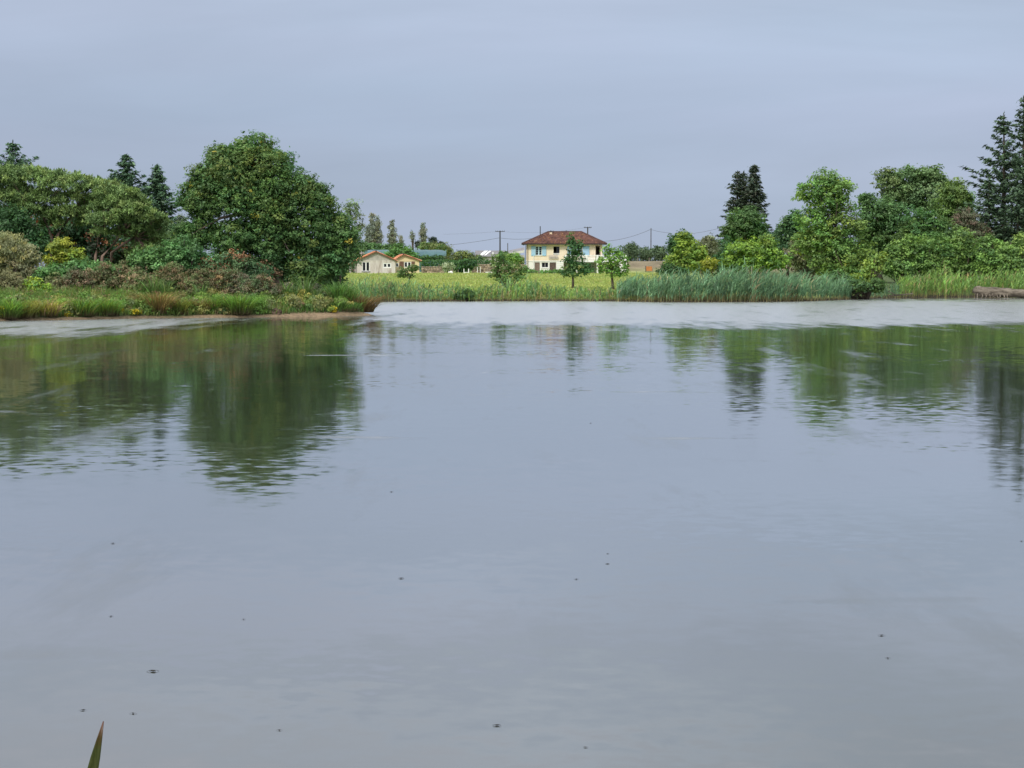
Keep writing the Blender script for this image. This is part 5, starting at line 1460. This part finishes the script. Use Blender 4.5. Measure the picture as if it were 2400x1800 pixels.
X, Y, Z = at_field(1093, 350)
z0 = H + (640 - 640.5) / F * 350
fr_ = empty("garden_chair", (X, Y, Z), "white U shaped garden frame standing below the dark shrub", "garden frame")
zz = max(z0 - Z, 0.0)
MB().box(-0.45, -0.33, 0, 0.12, 0, zz + 0.75).build("post", WHITE, fr_); MB().box(0.30, 0.45, 0, 0.12, 0, zz + 0.75).build("post", WHITE, fr_)
MB().box(-0.329, 0.299, 0, 0.5, zz + 0.0, zz + 0.2).build("seat", WHITE, fr_)
for label, px, y0, y1, D, m, wd in [("left of two pale stakes beside the leaning beams", 1119, 626, 641, 352, WHITE, 0.10), ("right of two pale stakes beside the leaning beams", 1126, 625, 641, 352, WHITE, 0.09), ("short grey stake between shrub and silver plant", 1074, 632, 641, 352, WOODG, 0.1),
                                  ("dark wooden post against the rubble wall", 1029, 620, 641, 354, WOODG, 0.14), ("slim wooden stake before the middle of the clipped hedge", 1120, 610, 626, 366, WOODG, 0.1), ("brown stake standing before the grey cottage", 888, 636, 652, 300, WOODG, 0.09),
                                  ("left fence stake on top of the dry embankment", 1494, 605, 613, 374, WOODG, 0.12), ("right fence stake on top of the dry embankment", 1521, 604, 613, 374, WOODG, 0.12),
                                  ("dead stick standing in the reeds below the lime bush", 1748, 622, 650, 176, WOODG, 0.05), ("pale dead stick right of the other one in the reeds", 1761, 624, 650, 176, plain("pale_stick", (0.4, 0.36, 0.26)), 0.05)]:
    X, Y, Z = at_field(px, D)
    zt = H + (640 - y0) / F * D
    o = MB().tube([(0, 0, -0.3), (0.01, 0, (zt - Z) * 0.5), (0, 0, zt - Z)], [wd * 0.6, wd * 0.55, wd * 0.45], 6).build("stake", m)
    o.location = (X, Y, Z)
    tag(o, label, "stake")
X, Y, Z = at_field(1136, 351)
for i, (dx, tilt) in enumerate(((0, 0.9), (0.35, 0.7), (0.6, 1.0))):
    o = MB().box(-0.06, 0.06, 0, 0.1, 0, 1.25).build("beam", WOODG)
    o.location = (X + dx, Y, Z + 0.02); o.rotation_euler = (0, math.atan(tilt * 0.8), 0)
    tag(o, "grey wooden beam leaning in the heap beside the leafy bush", "beam", "leaning beams in the meadow")
o = MB().box(-0.7, 0.7, 0, 0.35, 0, 0.22).build("trough", WHITE)
X, Y, Z = at_field(1148, 349); o.location = (X, Y, Z + 0.05); tag(o, "low white trough on the grass left of the leafy bush", "trough")
bm = bmesh.new(); bmesh.ops.create_icosphere(bm, subdivisions=2, radius=0.5)
for v in bm.verts: v.co = Vector((v.co.x * 0.9, v.co.y * 0.6, max(v.co.z, -0.2) * 0.55 * (1 + 0.3 * math.sin(v.co.x * 9))))
me = bpy.data.meshes.new("pale_boulder"); bm.to_mesh(me); bm.free(); me.materials.append(PALEW)
o = link(bpy.data.objects.new("pale_boulder", me)); X, Y, Z = at_field(1056, 352); o.location = (X, Y, Z + 0.15); tag(o, "pale boulder on the grass at the foot of the silver plant", "boulder")
# orange crate board on the embankment
X, Y, Z = at_field(1520, 356)
k = 356 / F
z0 = H + (640 - 635) * k - Z
ob = empty("orange_board", (X, Y, Z), "orange board on a dark post below the dry embankment", "board")
MB().box(-6 * k, 8 * k, 0, 0.12, z0, z0 + 10.5 * k).build("panel", plain("orange_paint", (0.50, 0.19, 0.06), 0.7, 0.25, 2), ob)
MB().box(-7.6 * k, -6.1 * k, -0.02, 0.14, -0.2, z0 + 12 * k).build("post", DARKM, ob)
MB().box(8.1 * k, 9.2 * k, 0, 0.12, -0.2, z0 + 6 * k).build("post", WOODG, ob)

# ---- utility poles and wires
def pole(label, px, top, D, wpx, arm=None, mat=POLEW, arm_y=None):
    X = (px - 1200) / F * D
    Z = gz(X, D)
    k = D / F
    zt = H + (640 - top) * k - Z
    root = empty("utility_pole", (X, D, Z), label, "utility pole")
    MB().tube([(0, 0, -0.3), (0, 0, zt * 0.5), (0, 0, zt)], [wpx * k * 0.58, wpx * k * 0.5, wpx * k * 0.42], 8).build("shaft", mat, root)
    if arm:
        za_ = zt - 2.0 * k
        MB().box(-arm * k, arm * k, -0.16, -0.04, za_ - 0.06, za_ + 0.06).build("crossarm", mat, root)
        for q in (-0.9, -0.5, 0.5, 0.9):
            MB().tube([(q * arm * k, -0.1, za_ + 0.062), (q * arm * k, -0.1, za_ + 0.24)], [0.05, 0.03], 6).build("insulator", plain("insulator", (0.12, 0.12, 0.13), 0.3), root)
    return root


pole("dark pole with crossarm left of the yellow house", 1172, 541, 425, 3.4, 11)
pole("short bare pole over the barn right of the crossarm pole", 1190, 570, 430, 2.2, None, POLEC)
pole("plain dark pole rising behind the left slope of the house roof", 1266, 530.5, 425, 2.4)
pole("dark pole with crossarm behind the right slope of the house roof", 1377, 532, 425, 3.2, 9)
pole("lone slim pole standing right of the yellow house", 1525, 535, 400, 2.3, None, POLEC)


def wire(label, a, b, sag_px, D0, D1, r=0.028, n=14):
    pts = []
    for i in range(n + 1):
        s = i / n
        pts.append(P(a[0] + (b[0] - a[0]) * s, a[1] + (b[1] - a[1]) * s + sag_px * 4 * s * (1 - s), D0 + (D1 - D0) * s))
    o = MB().tube(pts, r, 4, cap=False).build("power_line", POLEC)
    return tag(o, label, "power line")


wire("power line running down left from the crossarm pole", (1040, 575.5), (1170, 557.5), 1.5, 425, 425)
wire("power line sagging from the crossarm pole to the house roof", (1174, 558), (1266, 556), 3.5, 425, 425)
wire("faint upper line from the crossarm left towards the poplars", (1040, 549), (1163, 543), 1.0, 425, 425, 0.012)
wire("faint upper line joining the two crossarm poles", (1182, 543), (1368, 534), 6, 425, 425, 0.012)
wire("power line curving up from the roof to the lone pole", (1400, 566), (1524, 538), 7, 425, 400)
wire("power line falling right from the lone pole to the dark tree", (1526, 538), (1572, 546), 1.5, 400, 400, 0.022)
wire("power line climbing right behind the bushes to the spruces", (1572, 552), (1700, 531), 4, 400, 400, 0.022)

# ---- fallen trunk and driftwood on the right shore
LOG = plain("driftwood", (0.26, 0.21, 0.165), 0.95, 0.35, 1.6, bump=0.9, stretch=(0.5, 3, 3), stops=[(0.34, (0.055, 0.045, 0.035)), (0.5, (0.15, 0.125, 0.095)), (0.72, (0.24, 0.205, 0.16))])
LD = 189.5
k = LD / F
a, b_ = P(2286, 683, LD), P(2480, 692, LD - 2)
n, m = 40, 18
v, f = [], []
for i in range(n + 1):
    s = i / n
    c = a + (b_ - a) * s
    R = (12.5 - 6 * s) * k * (0.86 + 0.14 * min(1, s * 12))
    for j in range(m):
        an = 2 * math.pi * j / m
        rr = R * (1 + 0.10 * math.sin(an * 3 + s * 9) + 0.07 * math.sin(an * 5 - s * 31) + 0.05 * wob(an * 2, s * 60, 1.0) + (0.18 * math.sin(an * 4 + 1) if i < 3 else 0))
        v.append(c + np.array([0.25 * random.uniform(-1, 1) * (i == 0), math.cos(an) * rr, math.sin(an) * rr]))
for i in range(n):
    for j in range(m):
        f.append((i * m + j, i * m + (j + 1) % m, (i + 1) * m + (j + 1) % m, (i + 1) * m + j))
f.append(tuple(range(m))[::-1]); f.append(tuple(n * m + j for j in range(m)))
base = np.array([a[0], a[1], 0])
root = empty("fallen_trunk", base, "large pale fallen tree trunk lying at the right edge of the water", "fallen trunk")
mesh_py("log", [q - base for q in v], f, LOG, root, True)
for i in range(9):
    q = a + (b_ - a) * (0.02 + 0.045 * i) - base
    ln = random.uniform(0.25, 0.5)
    MB().tube([q + np.array([0, -0.3, -0.1]), q + np.array([random.uniform(-.2, .2), -0.6, -0.25 - ln * 0.4]), q + np.array([random.uniform(-.3, .3), -0.65, -0.3 - ln])], [0.07, 0.05, 0.015], 5).build("root", LOG, root, True)
mb = MB()
mb.tube([P(2068, 694, 186.5), P(2100, 692, 183), P(2140, 688, 183)], [0.03, 0.07, 0.04], 6); mb.tube([P(2100, 692, 183), P(2085, 684, 183), P(2078, 681, 183)], [0.05, 0.035, 0.015], 5)
o = mb.build("dead_branch", LOG); tag(o, "thin dead branch lying in the shallows under the bright ash", "branch")

# ------------------------------------------------------------------ foreground: one reed leaf and the pond skaters
LDist = 3.2
tip = P(242, 1691, LDist)
basep = np.array([tip[0] - 0.16, LDist, gz(tip[0] - 0.16, LDist)])
v, f = [], []
n = 36
k = LDist / F
p1 = P(217, 1800, LDist)
slope = (tip[0] - p1[0]) / (tip[2] - p1[2])
for i in range(n + 1):
    s = i / n
    z = tip[2] + (basep[2] - tip[2]) * s
    dz = tip[2] - z
    cx_ = tip[0] - slope * dz * (1 - 0.25 * s)
    wd = 0.5 * k * (1.0 + 25 * min(1.0, (dz / 0.07)) ** 0.9) * (1 + 0.25 * s)
    fold = 0.35 * wd
    for q, oy in ((-1, 0.0), (-0.45, fold * 0.8), (0.0, fold), (0.45, fold * 0.8), (1, 0.0)):
        v.append((cx_ + q * wd, LDist + oy + 0.02 * s, z))
for i in range(n):
    for j in range(4):
        q = i * 5 + j
        f.append((q, q + 5, q + 6, q + 1))
lm, t = new_mat("reed_leaf")
geo = node(t, "ShaderNodeNewGeometry")
sp = node(t, "ShaderNodeSeparateXYZ", {0: geo.outputs["Position"]})
mr = node(t, "ShaderNodeMapRange", {0: sp.outputs[2], 1: tip[2] - 0.045, 2: tip[2] - 0.005, 3: 0.0, 4: 1.0})
tc = node(t, "ShaderNodeTexCoord")
mp = node(t, "ShaderNodeMapping", {0: tc.outputs["Object"], "Scale": (900, 900, 8)})
nz_ = node(t, "ShaderNodeTexNoise", {"Vector": mp.outputs[0], "Scale": 1.0, "Detail": 2.0})
gcol = ramp(t, nz_.outputs[0], [(0.3, (0.045, 0.060, 0.014)), (0.7, (0.085, 0.10, 0.025))])
mxc = node(t, "ShaderNodeMix", {0: mr.outputs[0], 6: gcol, 7: (0.13, 0.045, 0.018, 1)}, data_type='RGBA')
d = node(t, "ShaderNodeBsdfPrincipled", {"Base Color": mxc.outputs[2], "Roughness": 0.45})
tl = node(t, "ShaderNodeBsdfTranslucent", {"Color": mxc.outputs[2]})
mx = node(t, "ShaderNodeMixShader", {0: 0.3, 1: d.outputs[0], 2: tl.outputs[0]})
out(t, mx.outputs[0])
o = mesh_py("reed_leaf", [np.array(q) - basep for q in v], f, lm, None, True)
o.location = basep
sol = o.modifiers.new("thickness", 'SOLIDIFY'); sol.thickness = 0.0012
tag(o, "single pointed reed leaf with reddish tip close to the viewer", "leaf")

SK = plain("skater_body", (0.015, 0.014, 0.013), 0.5, 0.2, 20)
mb = MB()
mb.tube([(-0.011, 0, 0.003), (-0.005, 0, 0.004), (0.005, 0, 0.004), (0.012, 0, 0.003)], [0.0015, 0.004, 0.004, 0.0015], 6)
for sx, ex, ey in ((-1, 0.026, 0.020), (-1, -0.022, 0.022), (1, 0.026, 0.020), (1, -0.022, 0.022)):
    mb.tube([(0.0, 0, 0.004), (ex * 0.5, sx * ey * 0.4, 0.005), (ex, sx * ey * 0.7, 0.001)], [0.0010, 0.0009, 0.0007], 4)
sk0 = mb.build("pond_skater", SK)
SKL = ["pond skater just beyond the tip of the big tree's reflection, to its right", "pond skater below the left part of the big tree's reflection, farther of two in line", "farther of two pond skaters close together in the middle",
       "nearer of two pond skaters close together in the middle", "pond skater just left below the close pair in the middle", "lone pond skater left of the close pair in mid water", "pond skater nearer of two in line below the big tree's reflection",
       "pond skater right of the nearer one of the two in line at left", "farther of two pond skaters at the right", "nearer of two pond skaters at the right", "widest pond skater with outspread legs above the reed leaf",
       "pond skater just left of the reed leaf tip", "pond skater just right of the reed leaf tip", "nearest pond skater right of the reed leaf", "pond skater near the bottom middle, left of the nearest one", "nearest pond skater of all, bottom middle",
       "pond skater cut by the right edge", "pond skater left of the tip of the big tree's reflection", "tiny far pond skater right of middle, farthest of all"]
spots = [(917, 1153), (265, 1274), (1424, 1298), (1424, 1322), (1351, 1358), (940, 1356), (260, 1445), (571, 1452), (2066, 1490), (2081, 1543), (359, 1574), (195, 1665), (312, 1673), (655, 1712), (1165, 1701), (1372, 1752), (2394, 1269), (256, 1072), (1384, 992)]
for i, (px, py) in enumerate(spots):
    o = sk0 if i == 0 else sk0.copy()
    if i: COL.objects.link(o)
    u, vv = (px - 1200) / F, (900 - py) / F
    d = np.array([u, CP + vv * SP, -SP + vv * CP])
    q = np.array([0, 0, H]) - d * (H / d[2])
    o.location = (q[0], q[1], 0.001)
    o.rotation_euler = (0, 0, random.uniform(-0.9, 0.9) + (math.pi if random.random() < 0.5 else 0))
    s_ = 1.2 if px == 359 else random.uniform(0.45, 0.85)
    o.scale = (s_, s_, s_)
    tag(o, SKL[i], "insect", "pond skaters on the water")
